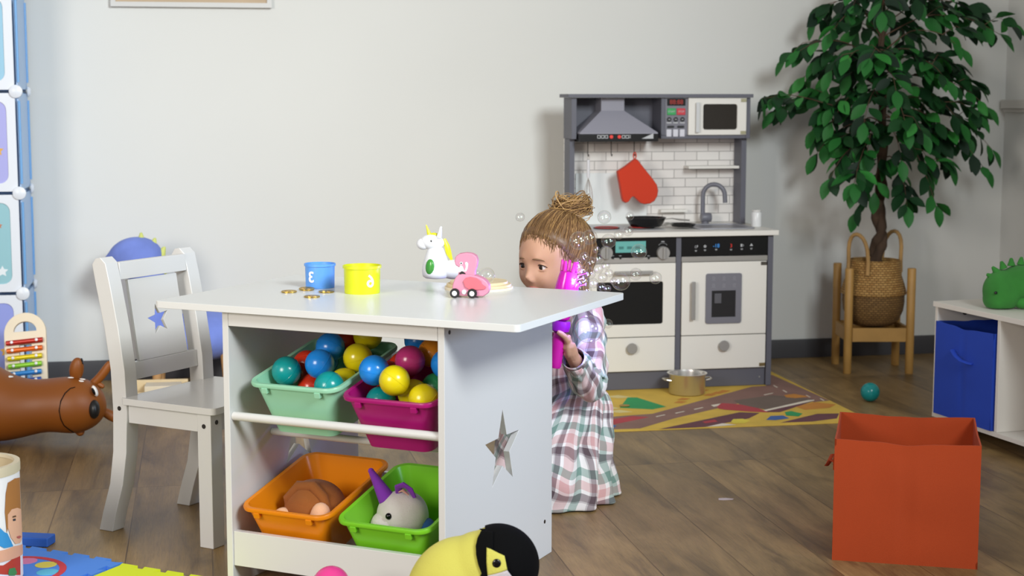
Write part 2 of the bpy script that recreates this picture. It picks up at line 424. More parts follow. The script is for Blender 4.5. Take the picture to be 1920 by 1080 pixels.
# control fascia
for x0, x1 in ((-.344, -.022), (W_ + .022, -.366)):
    b = B(); b.bb(x0, x1, .001, .012, .476, .546); b.out('control_panel', BLACK, kt, bevel=.0008)
    b = B(); b.bb(x0, x1, -.001, .012, .457, .4755); b.out('metal_strip', STEEL, kt, bevel=.0006)
# icons on the fridge fascia
icw = mat('icon_white', '#b9bcc0', .5)
def icon_mat(n, c, s): 
    t = NT(n); t.b.inputs['Base Color'].default_value = lin(c); t.b.inputs['Emission Color'].default_value = lin(c); t.b.inputs['Emission Strength'].default_value = s; t.b.inputs['Roughness'].default_value = .5; return t.m
IB = icon_mat('icon_blue', '#3b8fe0', .12); IR = icon_mat('icon_red', '#d8352c', .12)
def T_(x, y, z): return Matrix.Translation((x, y, z))
yf = .0004
def ring_icon(b, cx, cz, r, m, k=.25):
    b.use(m); b.plate(circ(cx, cz, r, 16), .0006, [circ(cx, cz, r * (1 - k), 16)], T=T_(0, yf - .0002, 0))
def bar_icon(b, cx, cz, w, h, m): b.use(m); b.bb(cx - w / 2, cx + w / 2, yf - .0002, yf + .0004, cz - h / 2, cz + h / 2)
def kx(px, py=463, d=0): q = K(px, py, d); return q.x, q.z - KZ
for (px, py, kind) in ((1305, 463, 'w'), (1322, 462, 's'), (1343, 461, 'n'), (1371, 461, 'r'), (1391, 460, 'p'), (1409, 459, 't')):
    cx, cz_ = kx(px, py); ico = B()
    if kind == 'w': ring_icon(ico, cx, cz_, .0045, icw); bar_icon(ico, cx + .006, cz_ + .003, .002, .007, icw)
    if kind == 's': ico.use(icw); ico.plate(star(cx, cz_, .0062, .6), .0006, [circ(cx, cz_, .0018, 10)], T=T_(0, yf, 0))
    if kind == 'n': ico.use(IB); text_bm(ico, '-18', .019, .0003, T_(cx, yf, cz_))
    if kind == 'r': ico.use(IR); text_bm(ico, '3', .018, .0003, T_(cx, yf, cz_))
    if kind == 'p': bar_icon(ico, cx - .0015, cz_, .006, .010, icw); ring_icon(ico, cx + .004, cz_, .0035, icw)
    if kind == 't': ico.use(icw); ico.plate([(cx - .006, cz_ - .004), (cx + .006, cz_ - .004), (cx + .003, cz_ + .001), (cx, cz_ + .005), (cx - .003, cz_ + .001)], .0006, T=T_(0, yf, 0))
    bar_icon(ico, cx, cz_ - .0125, .008, .0016, icw); bar_icon(ico, cx, cz_ - .0155, .007, .0012, icw)
    ico.out('panel_icon', None, kt, smooth=False)
# oven fascia: display, dials, buttons
b = B(); a0 = K(1154, 474, 0); a1 = K(1211, 452, 0)
b.bb(a0.x, a1.x, -.0005, .002, a0.z - KZ, a1.z - KZ); dis = b.out('oven_display', icon_mat('lcd', '#5fa8a4', .05), kt)
b = B(); ch = MBLACK
for i in range(3): b.bb(a0.x + .012 + i * .03, a0.x + .03 + i * .03, -.0009, -.0004, a0.z - KZ + .012, a0.z - KZ + .022)
b.out('display_digits', mat('lcd_digit', '#3c7a78', .5), dis)
for px in (1136, 1243):
    cx, cz_ = kx(px, 474)
    b = B(); b.lathe([(.0, 0), (.0235, 0), (.0235, .008), (.022, .014), (0, .014)], 32, T=Matrix.Translation((cx, 0.001, cz_)) @ Matrix.Rotation(PI / 2, 4, 'X'))
    d_ = b.out('dial', SILVER, kt)
    b = B(); b.bb(cx - .004, cx + .004, -.021, -.0135, cz_ - .021, cz_ + .021); b.out('dial_grip', SILVER, d_, bevel=.001)
for px in (1149, 1163, 1216):
    b = B(); cx, cz_ = kx(px, 484); b.use(MBLACK); b.cone((cx, .001, cz_), (cx, -.004, cz_), .004, n=12); bar_icon(b, cx, cz_ + .008, .009, .0015, icw); b.out('push_button', None, kt)
b = B()
cx, cz_ = kx(1243, 455); bar_icon(b, cx, cz_ + .004, .012, .0025, icw)
for k in range(7): a = math.radians(30 + 20 * k); bar_icon(b, cx + .016 * math.cos(a), cz_ - .014 + .013 * math.sin(a), .0025, .0016, icw)
b.out('dial_scale', None, kt)
# doors and drawers
def slab(name, x0, x1, z0, z1, holes=()):
    b = B(); b.plate([(x0, z0), (x1, z0), (x1, z1), (x0, z1)], .014, holes, T=T_(0, -.002, 0)); return b.out(name, KWHITE, kt, bevel=.0012)
fr = slab('fridge_door', -.342, -.024, .192, .455)
bxs = B(); bxs.cone((-.305, -.003, .262), (-.305, -.018, .262), .003, n=10); bxs.cone((-.305, -.003, .376), (-.305, -.018, .376), .003, n=10); bxs.bb(-.312, -.297, -.024, -.017, .25, .388); bxs.out('handle', SILVER, fr, bevel=.0025)
for z_ in (.447, .078):
    b = B(); b.bb(-.047, -.025, -.005, -.0015, z_ - .006, z_ + .006); b.out('hinge', BRASS if z_ < .2 else mat('dark_hinge', '#5f5a54', .4, .6), kt, bevel=.0005)
dpb = B(); dpb.plate(rrect(-.254, -.12, .233, .414, .008), .006, [[(-.232, .256), (-.142, .256), (-.142, .352), (-.232, .352)]], T=T_(0, -.008, 0)); disp = dpb.out('water_dispenser', GREYMID, fr, bevel=.0008)
b = B(); b.bb(-.232, -.142, -.0045, -.0025, .256, .352); b.out('recess', mat('recess_dark', '#1c1b1e', .4), kt)
b = B(); b.bb(-.222, -.196, -.0095, -.0048, .306, .342); b.out('spout', mat('spout_grey', '#55555c', .5), kt, bevel=.001)
idm = mat('icon_dim', '#8f9098', .5)
for r_ in range(2):
    for k in range(3):
        ib = B(); ib.use(idm); ib.plate(circ(-.226 + .039 * k, .398 - .026 * r_, .005, 12), .0006, [circ(-.226 + .039 * k, .398 - .026 * r_, .0034, 12)], T=T_(0, -.0088, 0))
        ib.bb(-.233 + .039 * k, -.219 + .039 * k, -.0087, -.0081, .3895 - .026 * r_, .3908 - .026 * r_)
        ib.out('dispenser_icon', None, disp, smooth=False)
od = slab('oven_door', -.683, -.366, .192, .455, [rrect(-.655, -.412, .237, .39, .008)])
b = B(); b.plate(rrect(-.6565, -.4105, .2355, .3915, .008), .003, T=T_(0, .001, 0)); b.out('oven_window', mat('oven_glass', '#060708', .3), kt)
b = B(); b.cone((-.58, -.003, .424), (-.58, -.018, .424), .003, n=10); b.cone((-.47, -.003, .424), (-.47, -.018, .424), .003, n=10); b.bb(-.597, -.455, -.024, -.017, .417, .431); b.out('handle', SILVER, od, bevel=.0025)
for x0, x1, kx_ in ((-.342, -.024, -.185), (-.683, -.366, -.528)):
    dr = slab('drawer', x0, x1, .068, .189)
    b = B(); b.cone((kx_, -.001, .152), (kx_, -.012, .152), .008, n=16); b.lathe([(0, 0), (.018, 0), (.0195, .002), (.0195, .006), (.018, .008), (0, .008)], 28, T=T_(kx_, -.011, .152) @ Matrix.Rotation(PI / 2, 4, 'X')); b.out('knob', SILVER, dr)

# ---- upper part
t = NT('white_brick_tile'); v = t.coords('Object', rot=(PI / 2, 0, 0)); br = t.node('ShaderNodeTexBrick', offset=.5)
t.link(v, br.inputs['Vector'])
for k, q in (('Color1', lin('#dcd8d4')), ('Color2', lin('#e4e1dd')), ('Mortar', lin('#9d9996')), ('Scale', 1), ('Mortar Size', .0016), ('Mortar Smooth', .2), ('Brick Width', .0885), ('Row Height', .0335)): br.inputs[k].default_value = q
t.link(br.outputs['Color'], t.b.inputs['Base Color']); t.b.inputs['Roughness'].default_value = .4
b = B(); b.bb(-.69, -.01, .366, .38, .567, .888); b.out('tiled_back', t.m, kt)
for x0, x1 in ((-.691, -.672), (-.03, -.01)):
    b = B(); b.bb(x0, x1, .28, .365, .567, .888); b.out('upright', KGREY, kt, bevel=.001)
b = B(); b.bb(-.706, -.002, .235, .385, 1.040, 1.053); b.out('top_board', KGREY, kt, bevel=.001)
b = B(); b.bb(-.691, -.672, .25, .38, .889, 1.0395); b.out('upper_side', KGREY, kt, bevel=.001)
b = B(); b.bb(-.024, -.008, .25, .38, .889, 1.0395); b.out('upper_side', KGREY, kt, bevel=.001)
b = B(); b.bb(-.352, -.0245, .25, .38, .889, .901); b.out('upper_floor', KGREY, kt, bevel=.001)
b = B(); b.bb(-.352, -.337, .25, .38, .9015, 1.0395); b.out('upper_divider', KGREY, kt, bevel=.001)
b = B(); b.bb(-.671, -.3525, .366, .38, .889, 1.0395); b.bb(-.3365, -.0245, .366, .38, .9015, 1.0395); b.out('upper_back', KGREY, kt)
# hood
b = B()
p = lambda x0, x1, y0, y1, z: [(x0, y0, z), (x1, y0, z), (x1, y1, z), (x0, y1, z)]
b.rings([p(-.668, -.374, .215, .365, .908), p(-.668, -.374, .215, .365, .913), p(-.574, -.486, .275, .365, .992), p(-.574, -.486, .275, .365, 1.0395)])
hood = b.out('cooker_hood', HOODG, kt, bevel=.001, ang=20)
b = B(); b.bb(-.669, -.373, .213, .365, .880, .907); b.out('hood_strip', BLACK, kt, bevel=.001)
def hx(px, py): q = K(px, py, .213); return q.x, q.z - KZ
for px in (1146, 1161): b = B(); cx, cz_ = hx(px, 256.5); b.use(IR); b.cone((cx, .2128, cz_), (cx, .209, cz_), .0065, n=16); b.out('red_button', None, kt)
b = B(); b.use(icw)
a_, c_ = hx(1203, 260), hx(1225, 250); b.plate([(a_[0], a_[1]), (c_[0], a_[1]), (c_[0], c_[1])], .0006, T=T_(0, .2124, 0)); b.out('level_mark', None, kt)
for px in (1123, 1130, 1137, 1169, 1176):
    b = B(); b.use(icw)
    cx, cz_ = hx(px, 256.5); b.plate(rrect(cx - .006, cx + .006, cz_ - .006, cz_ + .006, .0015, 2), .0006, [rrect(cx - .004, cx + .004, cz_ - .004, cz_ + .004, .001, 2)], T=T_(0, .2124, 0)); b.out('hood_icon', None, kt)
b = B(); b.use(icw); cx, cz_ = hx(1181, 256.5); text_bm(b, '2', .016, .0003, T_(cx, .2126, cz_))
b.out('hood_numeral', None, kt)
# control panel of the microwave
b = B(); b.bb(-.3365, -.2505, .252, .262, .9015, 1.0395); b.out('microwave_panel', GREYMID, kt, bevel=.0005)
def mx(px, py): return (px - 1291) / 478 - .249, 1.046 - (py - 182) / 478
x0, z0 = mx(1252.5, 199); x1, z1 = mx(1286, 185)
b = B(); b.bb(x0, x1, .2505, .253, z0, z1 - .004); b.out('clock_display', BLACK, kt)
b = B(); b.use(icon_mat('clock_digits', '#a02418', .15)); text_bm(b, '88:88', .0235, .0003, T_((x0 + x1) / 2, .2502, (z0 + z1) / 2 - .002)); b.out('clock_digits', None, kt)
for px, col, tx in ((1260.5, '#2f9e54', 'START'), (1278, '#c23440', 'STOP')):
    cx, cz_ = mx(px, 209.5); b = B(); b.bb(cx - .0165, cx + .0165, .2485, .253, cz_ - .0125, cz_ + .0125); bt = b.out('button', mat('button_' + tx.lower(), col, .4), kt, bevel=.002)
    b = B(); b.use(icw); text_bm(b, tx, .0095, .0003, T_(cx, .2481, cz_)); b.out('lettering', None, bt)
for px in (1256.3, 1268.4, 1280.6):
    cx, cz_ = mx(px, 223); b = B(); b.use(mat('key_black', '#17181c', .4) if px < 1257 else bpy.data.materials['key_black']); b.cone((cx, .2525, cz_), (cx, .2485, cz_), .0085, n=18); b.use(icw); b.bb(cx - .0035, cx + .0035, .248, .2486, cz_ - .001, cz_ + .001)
    b.bb(cx - .009, cx + .009, .2505, .2525, cz_ - .0145, cz_ - .0105); b.out('round_key', None, kt)
    cx, cz_ = mx(px, 247); b = B(); b.bb(cx - .0095, cx + .0095, .2485, .2525, cz_ - .0135, cz_ + .0135); kb = b.out('square_key', mat('key_white', '#cfd0da', .4) if px < 1257 else bpy.data.materials['key_white'], kt, bevel=.002)
for px in (1259.3, 1277.6):
    cx, cz_ = mx(px, 236); b = B(); b.plate(rrect(cx - .0135, cx + .0135, cz_ - .004, cz_ + .004, .0038), .003, T=T_(0, .249, 0)); b.out('oval_key', bpy.data.materials['key_black'], kt)
# microwave door
x0, x1 = -.2495, -.0255
b = B(); b.plate([(x0, .9025), (x1, .9025), (x1, 1.0385), (x0, 1.0385)], .012, [rrect(-.193, -.061, .922, 1.016, .009)], T=T_(0, .243, 0)); md = b.out('microwave_door', KWHITE, kt, bevel=.001)
t = NT('smoked_window'); t.b.inputs['Base Color'].default_value = lin('#38342f'); t.b.inputs['Roughness'].default_value = .12; t.b.inputs['Transmission Weight'].default_value = .35; SMOKE = t.m
b = B(); b.plate(rrect(-.1925, -.0615, .9225, 1.0155, .009), .003, T=T_(0, .249, 0)); b.out('microwave_window', SMOKE, md)
b = B(); b.bb(-.224, -.211, .229, .236, .912, 1.022); b.cone((-.2175, .244, .922), (-.2175, .234, .922), .003, n=8); b.cone((-.2175, .244, 1.012), (-.2175, .234, 1.012), .003, n=8); b.out('handle', mat('handle_pale', '#c9ccce', .35), md, bevel=.002)
for z_ in (.911, 1.030):
    b = B(); b.bb(-.048, -.027, .240, .2425, z_ - .006, z_ + .006); b.out('hinge', mat('pale_hinge', '#a8a487', .4, .5), kt, bevel=.0005)
# hooks under the hood
HOOKX = [K(px, 280, .28).x for px in (1102, 1146, 1189)]
for i, x in enumerate(HOOKX):
    b = B(); b.tube([(x, .28, .8805), (x, .28, .836), (x, .277, .828), (x, .270, .826), (x, .265, .832)], .0016, 6); b.out('hook', MBLACK, kt)
b = B(); a_, c_ = K(1078, 424, .36), K(1213, 324, .36)
b.bb(a_.x + .002, c_.x, .357, .3655, .5675, c_.z - KZ); b.out('splash_panel', mat('white_card', '#dfe4e4', .5), kt, bevel=.001)
b = B(); a_, c_ = K(1290, 306, .31), K(1387, 306, .31); b.bb(a_.x, -.0305, .30, .3655, .775, .785); b.out('shelf', KWHITE, kt, bevel=.001)
b = B(); a_, c_ = K(1238, 396, .34), K(1288, 396, .34); b.bb(a_.x, c_.x, .33, .3655, a_.z - KZ - .004, a_.z - KZ + .006); b.out('small_ledge', KWHITE, kt, bevel=.001)
# tap and sink
TAPM = mat('tap_grey', '#6d6e78', .4)
q = K(1322, 420, .30); tx = q.x
b = B(); b.cone((tx, .30, .5675), (tx, .30, .576), .016, .012); b.lathe([(0, 0), (.016, 0), (.018, .004), (.018, .034), (.016, .038), (0, .038)], 24, T=T_(tx - .016, .30, .592) @ Matrix.Rotation(PI / 2, 4, 'Y'))
b.cone((tx, .30, .574), (tx, .30, .592), .011)
tap = b.out('tap_body', TAPM, kt)
gx = tx - .010; pts = [(gx, .30, .605), (gx, .30, .66)] + [(gx + .038 - .038 * math.cos(a), .30 - .03 * (1 - math.cos(a)) / 2, .675 + .042 * math.sin(a)) for a in [PI * k / 12 for k in range(13)]] + [(gx + .077, .268, .648)]
b = B(); b.tube(pts, .0085, 14); b.out('tap_spout', TAPM, kt)
b = B(); b.plate(rrect(-.268, -.045, .05, .27, .03), .004, [rrect(-.248, -.065, .07, .25, .025)], T=T_(0, 0, .5715) @ Matrix.Rotation(-PI / 2, 4, 'X'))
b.out('sink_rim', mat('sink_grey', '#a2a3ab', .35, .4), kt, bevel=.001)
b = B(); b.plate(rrect(-.25, -.063, .068, .252, .025), .0008, T=T_(0, 0, .5684) @ Matrix.Rotation(-PI / 2, 4, 'X'))
b.out('sink_basin', mat('sink_dark', '#86878f', .4, .3), kt)
# hob
b = B()
b.bb(-.655, -.385, .06, .30, .5672, .5682)
hob = b.out('hob_plate', mat('hob_grey', '#b9b9bd', .4), kt)
for cx_, cy_ in ((-.58, .16), (-.45, .16)):
    b = B(); b.use(MBLACK); b.lathe([(0, 0), (.048, 0), (.048, .003), (0, .003)], 28, c=(cx_, cy_, .5684)); b.use(RED)
    b.tube([(cx_ + .042 * math.cos(a), cy_ + .042 * math.sin(a), .5718) for a in [2 * PI * k / 28 for k in range(28)]], .0018, 6, loop=True); b.out('hob_ring', None, hob)

# ---- things on, in and by the kitchen
q = K(1211, 424, .16)
def frying_pan(name, lab, cx_, cy_, z, r, h, hd, hm):
    t = thing(name, lab, 'pan', KF.w(cx_, cy_, z), KF.a, None)
    b = B(); b.lathe([(0, 0), (r * .72, 0), (r * .78, .003), (r, h), (r - .003, h), (r * .76, .005), (r * .70, .004), (0, .004)], 36, cap=False); b.out('pan_bowl', BLACK, t)
    b = B(); d = Vector(hd).normalized(); b.tube([tuple(d * (r * .97) + Vector((0, 0, h * .8))), tuple(d * (r + .02) + Vector((0, 0, h * .9))), tuple(d * (r + .05) + Vector((0, 0, h * .75))), tuple(d * (r + .085) + Vector((0, 0, h * .7)))], [.003, .0035, .0055, .005], 8, flat=.6); b.out('handle', hm, t)
    return t
frying_pan('frying_pan', 'deep black toy frying pan on the left hob of the toy kitchen', q.x, .16, KZ + .5739, .074, .033, (1, -.25, 0), STEEL)
q = K(1276, 428, .16)
t = thing('pan_lid', 'low flat black toy pan with silver handle between the frying pan and the tap', 'pan', KF.w(q.x, .13, KZ + .5740), KF.a)
b = B(); b.lathe([(0, 0), (.040, 0), (.048, .010), (.046, .010), (.038, .003), (0, .003)], 32, cap=False); b.out('pan_bowl', BLACK, t)
b = B(); b.tube([(-.046, .0, .009), (-.062, -.01, .013), (-.075, -.02, .011), (-.085, -.025, .004)], .0025, 6); b.tube([(-.044, -.012, .009), (-.06, -.022, .012), (-.078, -.032, .006)], .0025, 6); b.out('handle', STEEL, t)
# whisk
q = K(1102, 340, .27); hx0 = HOOKX[0]
t = thing('whisk', 'small silver whisk hanging from the left hook under the hood', 'whisk', KF.w(hx0, .270, KZ + .615), KF.a)
b = B(); b.lathe([(.0, .13), (.005, .131), (.006, .137), (.0055, .185), (.006, .198), (0, .2)], 16); b.out('handle', mat('whisk_white', '#dddde2', .3), t)
b = B()
for k in range(4):
    a = PI * k / 4; pts = [(0, 0, .132)] + [(.019 * math.sin(PI * s) * math.cos(a) * (1.15 if s > .5 else .85), .019 * math.sin(PI * s) * math.sin(a), .13 - .13 * s if s <= 1 else 0) for s in (.12, .3, .5, .7, .85, .95)] + [(0, 0, 0)]
    b.tube(pts, .0009, 5); b.tube([(-x, -y, z) for x, y, z in pts], .0009, 5)
b.out('wires', STEEL, t)
b = B(); b.tube([(.004 * math.sin(a), 0, .207 - .0085 * math.cos(a)) for a in [2 * PI * k / 14 for k in range(14)]], .001, 5, loop=True); b.out('hanging_loop', STEEL, t)
# oven mitt
def mp(x, y): q = K(1040 + x / 3.6, 160 + y / 3.6, .26); return (q.x, q.z - KZ)
ol = [mp(*p) for p in ((540, 492), (515, 510), (470, 545), (418, 578), (422, 610), (432, 660), (442, 720), (450, 765), (458, 785), (475, 794), (492, 788), (505, 765), (518, 752), (532, 752), (552, 772), (575, 795), (605, 804), (640, 800), (670, 782), (690, 750), (697, 710), (688, 670), (660, 630), (620, 580), (580, 530), (558, 500))]
mcx, mcz = ol[0][0], min(p[1] for p in ol)
t = thing('oven_mitt', 'red oven mitt hanging by its loop from the right hook under the hood', 'oven mitt', KF.w(mcx, .262, KZ + mcz), KF.a)
cxm = sum(p[0] for p in ol) / len(ol); czm = sum(p[1] for p in ol) / len(ol)
b = B()
rr = []
for k, (s_, y_) in enumerate(((.90, -.016), (.97, -.011), (1.0, 0), (.97, .009), (.90, .012))):
    rr.append([(cxm + (p[0] - cxm) * (1 - (1 - s_) * .5) - mcx, y_, czm + (p[1] - czm) * (1 - (1 - s_) * .5) - mcz) for p in ol])
for i in range(4):
    pass
allv = []; prev = None
for rg in rr:
    vs = [b.bm.verts.new(p) for p in rg]; allv += vs
    if prev:
        for i in range(len(vs)): j = (i + 1) % len(vs); b.bm.faces.new((prev[i], prev[j], vs[j], vs[i]))
    else: first = vs
    prev = vs
for vs in (first, prev):
    bmesh.ops.triangle_fill(b.bm, use_beauty=True, use_dissolve=False, edges=[b.bm.edges.get((vs[i], vs[(i + 1) % len(vs)])) for i in range(len(vs))])
MITT = mat('red_felt', '#c8371a', .9, bump=(160, .5, .001), sheen=.2)
b.out('mitt_body', MITT, t, bevel=.002)
b = B(); lz = ol[0][1] - mcz
b.tube([(.0052 * math.sin(a), -.002, lz + .0095 - .012 * math.cos(a)) for a in [2 * PI * k / 16 for k in range(16)]], .0022, 6, loop=True); b.out('hanging_loop', MITT, t)
# white jar at the end of the worktop
q = K(1440, 429, .1)
t = thing('white_jar', 'small white jar standing at the right end of the kitchen worktop', 'jar', KF.w(-.012, .15, KZ + .5675), KF.a)
b = B(); b.lathe([(0, 0), (.0185, 0), (.0195, .003), (.0195, .05), (.017, .054), (0, .054)], 24); b.out('jar_body', mat('jar_white', '#d9dbdc', .3), t)
b = B(); b.lathe([(0, .0545), (.017, .0545), (.017, .06), (.015, .062), (0, .062)], 24); b.out('lid', WHITE, t)
# saucepan on the mat
q = G(1281, 733, .0035)
t = thing('saucepan', 'polished steel toy saucepan on the play mat before the kitchen', 'saucepan', (q.x + .008, q.y - .048, .0044), .15)
b = B(); R_ = .064; b.lathe([(0, 0), (R_ - .004, 0), (R_, .004), (R_, .066), (R_ + .007, .072), (R_ + .007, .074), (R_ - .001, .0735), (R_ - .0025, .066), (R_ - .0025, .004), (0, .003)], 48, cap=False); b.out('pan_bowl', STEEL, t, ang=50)
for s_ in (-1, 1):
    b = B(); b.tube([(s_ * (R_ - .001), -.022, .05), (s_ * (R_ + .014), -.02, .052), (s_ * (R_ + .021), -.012, .053), (s_ * (R_ + .022), .012, .053), (s_ * (R_ + .014), .02, .052), (s_ * (R_ - .001), .022, .05)], .0026, 8); b.out('handle', STEEL, t)
q = G(1171, 761, .0045)
COIN = None
def coin_mesh(r=.0175, th=.0022):
    b = B(); b.lathe([(0, 0), (r, 0), (r, th), (r * .9, th), (r * .88, th * .8), (0, th * .8)], 36); b.use(GOLD)
    b.plate(star(0, 0, r * .55), .0005, T=T_(0, 0, th * .8 + .0004) @ Matrix.Rotation(-PI / 2, 4, 'X'))
    return b
_coin = [None]
def coin(loc, lab, group=None, rot=(0, 0, 0)):
    if _coin[0] is None: o = coin_mesh().out('toy_coin', GOLD); _coin[0] = o
    else: o = _coin[0].copy(); C.objects.link(o)
    tag(o, lab, 'coin', group, loc); o.rotation_euler = rot; return o
coin((q.x, q.y, .0045), 'gold toy coin lying on the green patch of the play mat')
# ---------------------------------------------------------------- activity table
TF = Frame((-.134, 3.132), -25.2)
tb = thing('activity_table', 'white square play table with star cut-outs and toy bins inside', 'table', TF.w(0, 0, 0), TF.a)
TW, TD, TH = .531, .531, .598
def TL(x, y, z): return TF.w(x, y, z)
ht = star(.268, .295, .088, .40)
for x0, nm in ((-.015, 'side_panel'), (-TW, 'side_panel')):
    b = B(); b.plate([(0, 0), (TD, 0), (TD, TH), (0, TH)], .015, [ht], T=Matrix.Translation((x0 + .015, 0, 0)) @ Matrix.Rotation(PI / 2, 4, 'Z'))
    sp = b.out('side_panel', WHITE, tb, bevel=.001, smooth=False)
    if x0 > -.1:
        b = B()
        for y_, z_ in ((.022, .583), (.505, .583), (.49, .082), (.022, .082)):
            b.cone((x0 + .0145, y_, z_), (x0 + .0158, y_, z_), .0045, n=14)
        b.out('screw_cap', SCREW, sp)
b = B()
cs = [TF.loc(G(*p, z=.613)) for p in ((290, 562), (985, 606), (1178, 547), (557, 516))]
x0 = (cs[0].x + cs[3].x) / 2; x1 = (cs[1].x + cs[2].x) / 2; y0 = min(cs[0].y, cs[1].y); y1 = max(cs[2].y, cs[3].y)
TX0, TX1, TY0, TY1 = x0, x1, -.018, .545
b.plate(rrect(TX0, TX1, TY0, TY1, .012, 4), .015, T=T_(0, 0, .613) @ Matrix.Rotation(-PI / 2, 4, 'X'))
top = b.out('tabletop', WHITE_TOP, tb, bevel=.002)
b = B(); b.bb(-TW + .0155, -.0155, .0, .015, .567, TH - .0005); b.out('front_rail', WHITE, tb, bevel=.001)
b = B(); b.bb(-TW + .0155, -.0155, TD - .015, TD, .50, TH - .0005); b.out('rear_rail', WHITE, tb, bevel=.001)
b = B(); b.bb(-TW + .0155, -.0155, .004, .019, .045, .121); b.out('front_board', WHITE, tb, bevel=.001)
b = B(); b.bb(-TW + .0155, -.0155, TD - .06, TD - .045, .08, .16); b.out('rear_board', WHITE, tb, bevel=.001)
for z_, y_ in ((.371, .014), (.36, .46), (.31, .16), (.060, .16), (.11, .30)):
    b = B(); b.cone((-TW + .0155, y_, z_), (-.0155, y_, z_), .0085 if y_ > .02 else .0095, n=18); b.out('dowel', WHITE, tb)

# ---- bins
def bin_mesh(m, wr=.222, wb=.150, L=.285, h=.118):
    b = B(); n = 6
    def ring(w_, y0, y1, z, r): return [(p[0], p[1], z) for p in rrect(-w_ / 2, w_ / 2, y0, y1, r, n)]
    prof = [ring(wb, .03, L - .03, 0, .02), ring(wb + (wr - wb) * .9 - .012, .006, L - .006, h - .008, .028), ring(wr - .016, .006, L - .006, h - .004, .028),
            ring(wr, -.002, L + .002, h - .006, .032), ring(wr + .002, -.003, L + .003, h - .001, .033), ring(wr - .002, -.001, L + .001, h + .003, .032), ring(wr - .018, .007, L - .007, h + .002, .027),
            ring(wr - .024, .010, L - .010, h - .008, .025), ring(wb - .005, .033, L - .033, .004, .018)]
    b.rings(prof)
    return b
def add_clip(t, m, wr=.222, h=.118):
    for s_ in (-1, 1):
        b = B(); b.box((s_ * .065, .001, h - .012), (.014, .010, .012)); b.out('rim_clip', m, t, bevel=.001)
BL = .285
def bin_(lab, x, y, z, tilt, m, L=BL):
    t = thing('toy_bin', lab, 'toy bin', TL(x, y, z)); t.rotation_euler = (0, 0, 0)
    M = Matrix.Translation(TL(x, y, z)) @ Matrix.Rotation(TF.a, 4, 'Z') @ Matrix.Rotation(tilt, 4, 'X')
    t.rotation_euler = M.to_euler()
    bin_mesh(m, L=L).out('tub', m, t, ang=50)
    add_clip(t, m); return t, M
def plast(n, c, tr=.25):
    t = NT(n); t.b.inputs['Base Color'].default_value = lin(c); t.b.inputs['Roughness'].default_value = .32; t.b.inputs['Transmission Weight'].default_value = 0
    s = t.node('ShaderNodeBsdfTranslucent'); s.inputs['Color'].default_value = lin(c); mx_ = t.node('ShaderNodeMixShader'); mx_.inputs[0].default_value = tr
    t.link(t.b.outputs[0], mx_.inputs[1]); t.link(s.outputs[0], mx_.inputs[2]); t.link(mx_.outputs[0], t.out.inputs['Surface']); return t.m
TI = math.radians(12)
# rim front-left corners measured in the table's frame; bins rest tilted on the dowels
bins = {}
bins['mint'] = bin_('mint green toy bin full of balls, upper left in the play table', -.366, .03, .330, TI, plast('mint_plastic', '#a6e0c0'))
bins['magenta'] = bin_('magenta toy bin full of balls, upper right in the play table', -.139, .03, .318, TI, plast('magenta_plastic', '#b5177a'))
bins['orange'] = bin_('orange toy bin holding the brown plush, lower left in the play table', -.388, .026, .060, TI + .02, plast('orange_plastic', '#f0930f'))
bins['green'] = bin_('lime green toy bin holding the grey plush, lower right in the play table', -.150, .026, .058, TI + .02, plast('green_plastic', '#86d82e'))

# ---- balls in the upper bins
def tpos(px, py, d): q = TF.px(px, py, d); return [q.x, q.y, q.z]
LST = [('teal', 545.7, 700, .10, 'm'), ('red', 577, 688, .17, 'm'), ('blue', 615.7, 692.8, .11, 'm'), ('blue', 624.8, 650, .19, 'm'), ('blue', 592, 664, .23, 'm'), ('yellow', 671.5, 672, .17, 'm'),
       ('teal', 630, 722, .07, 'm'), ('yellow', 652, 712, .11, 'm'), ('red', 655, 645, .26, 'm'), ('green', 700, 640, .30, 'm'), ('red', 575, 715, .13, 'm'), ('yellow', 690, 640, .26, 'm'),
       ('blue', 707.8, 704.5, .075, 'g'), ('yellow', 744.9, 717.4, .065, 'g'), ('magenta', 775, 682.4, .13, 'g'), ('yellow', 794, 748, .06, 'g'), ('orange', 811, 662, .19, 'g'), ('blue', 830, 690, .15, 'g'),
       ('green', 801, 718, .14, 'g'), ('yellow', 783, 730, .115, 'g'), ('teal', 712, 738, .09, 'g'), ('red', 745, 668, .21, 'g'), ('blue', 785, 648, .26, 'g'), ('red', 735, 695, .16, 'g')]
P = [Vector(tpos(a, c, d)) for _, a, c, d, _ in LST]
R0 = .0325
def bin_bounds(p, kind):
    t, M = bins['mint' if kind == 'm' else 'magenta']
    Mi = Matrix.Translation((-.366 if kind == 'm' else -.139, .03, .330 if kind == 'm' else .318)) @ Matrix.Rotation(TI, 4, 'X')
    q = Mi.inverted() @ p
    z = max(q.z, .0045 + R0); zz = min(z, .118)
    hw = .075 + (.104 - .075) * zz / .118 - R0 - .006
    q.x = max(-hw, min(hw, q.x)); ys = .033 - .023 * zz / .118
    q.y = max(ys + R0 + .002, min(.285 - ys - R0 - .002, q.y)); q.z = z
    return Mi @ q
for it in range(160):
    for i in range(len(P)):
        for j in range(i + 1, len(P)):
            d = P[j] - P[i]; l = d.length
            if l < 2 * R0 + .0004:
                n_ = d / (l + 1e-9); s_ = (2 * R0 + .0005 - l) / 2; P[i] -= n_ * s_; P[j] += n_ * s_
    for i in range(len(P)):
        P[i] = bin_bounds(P[i], LST[i][4])
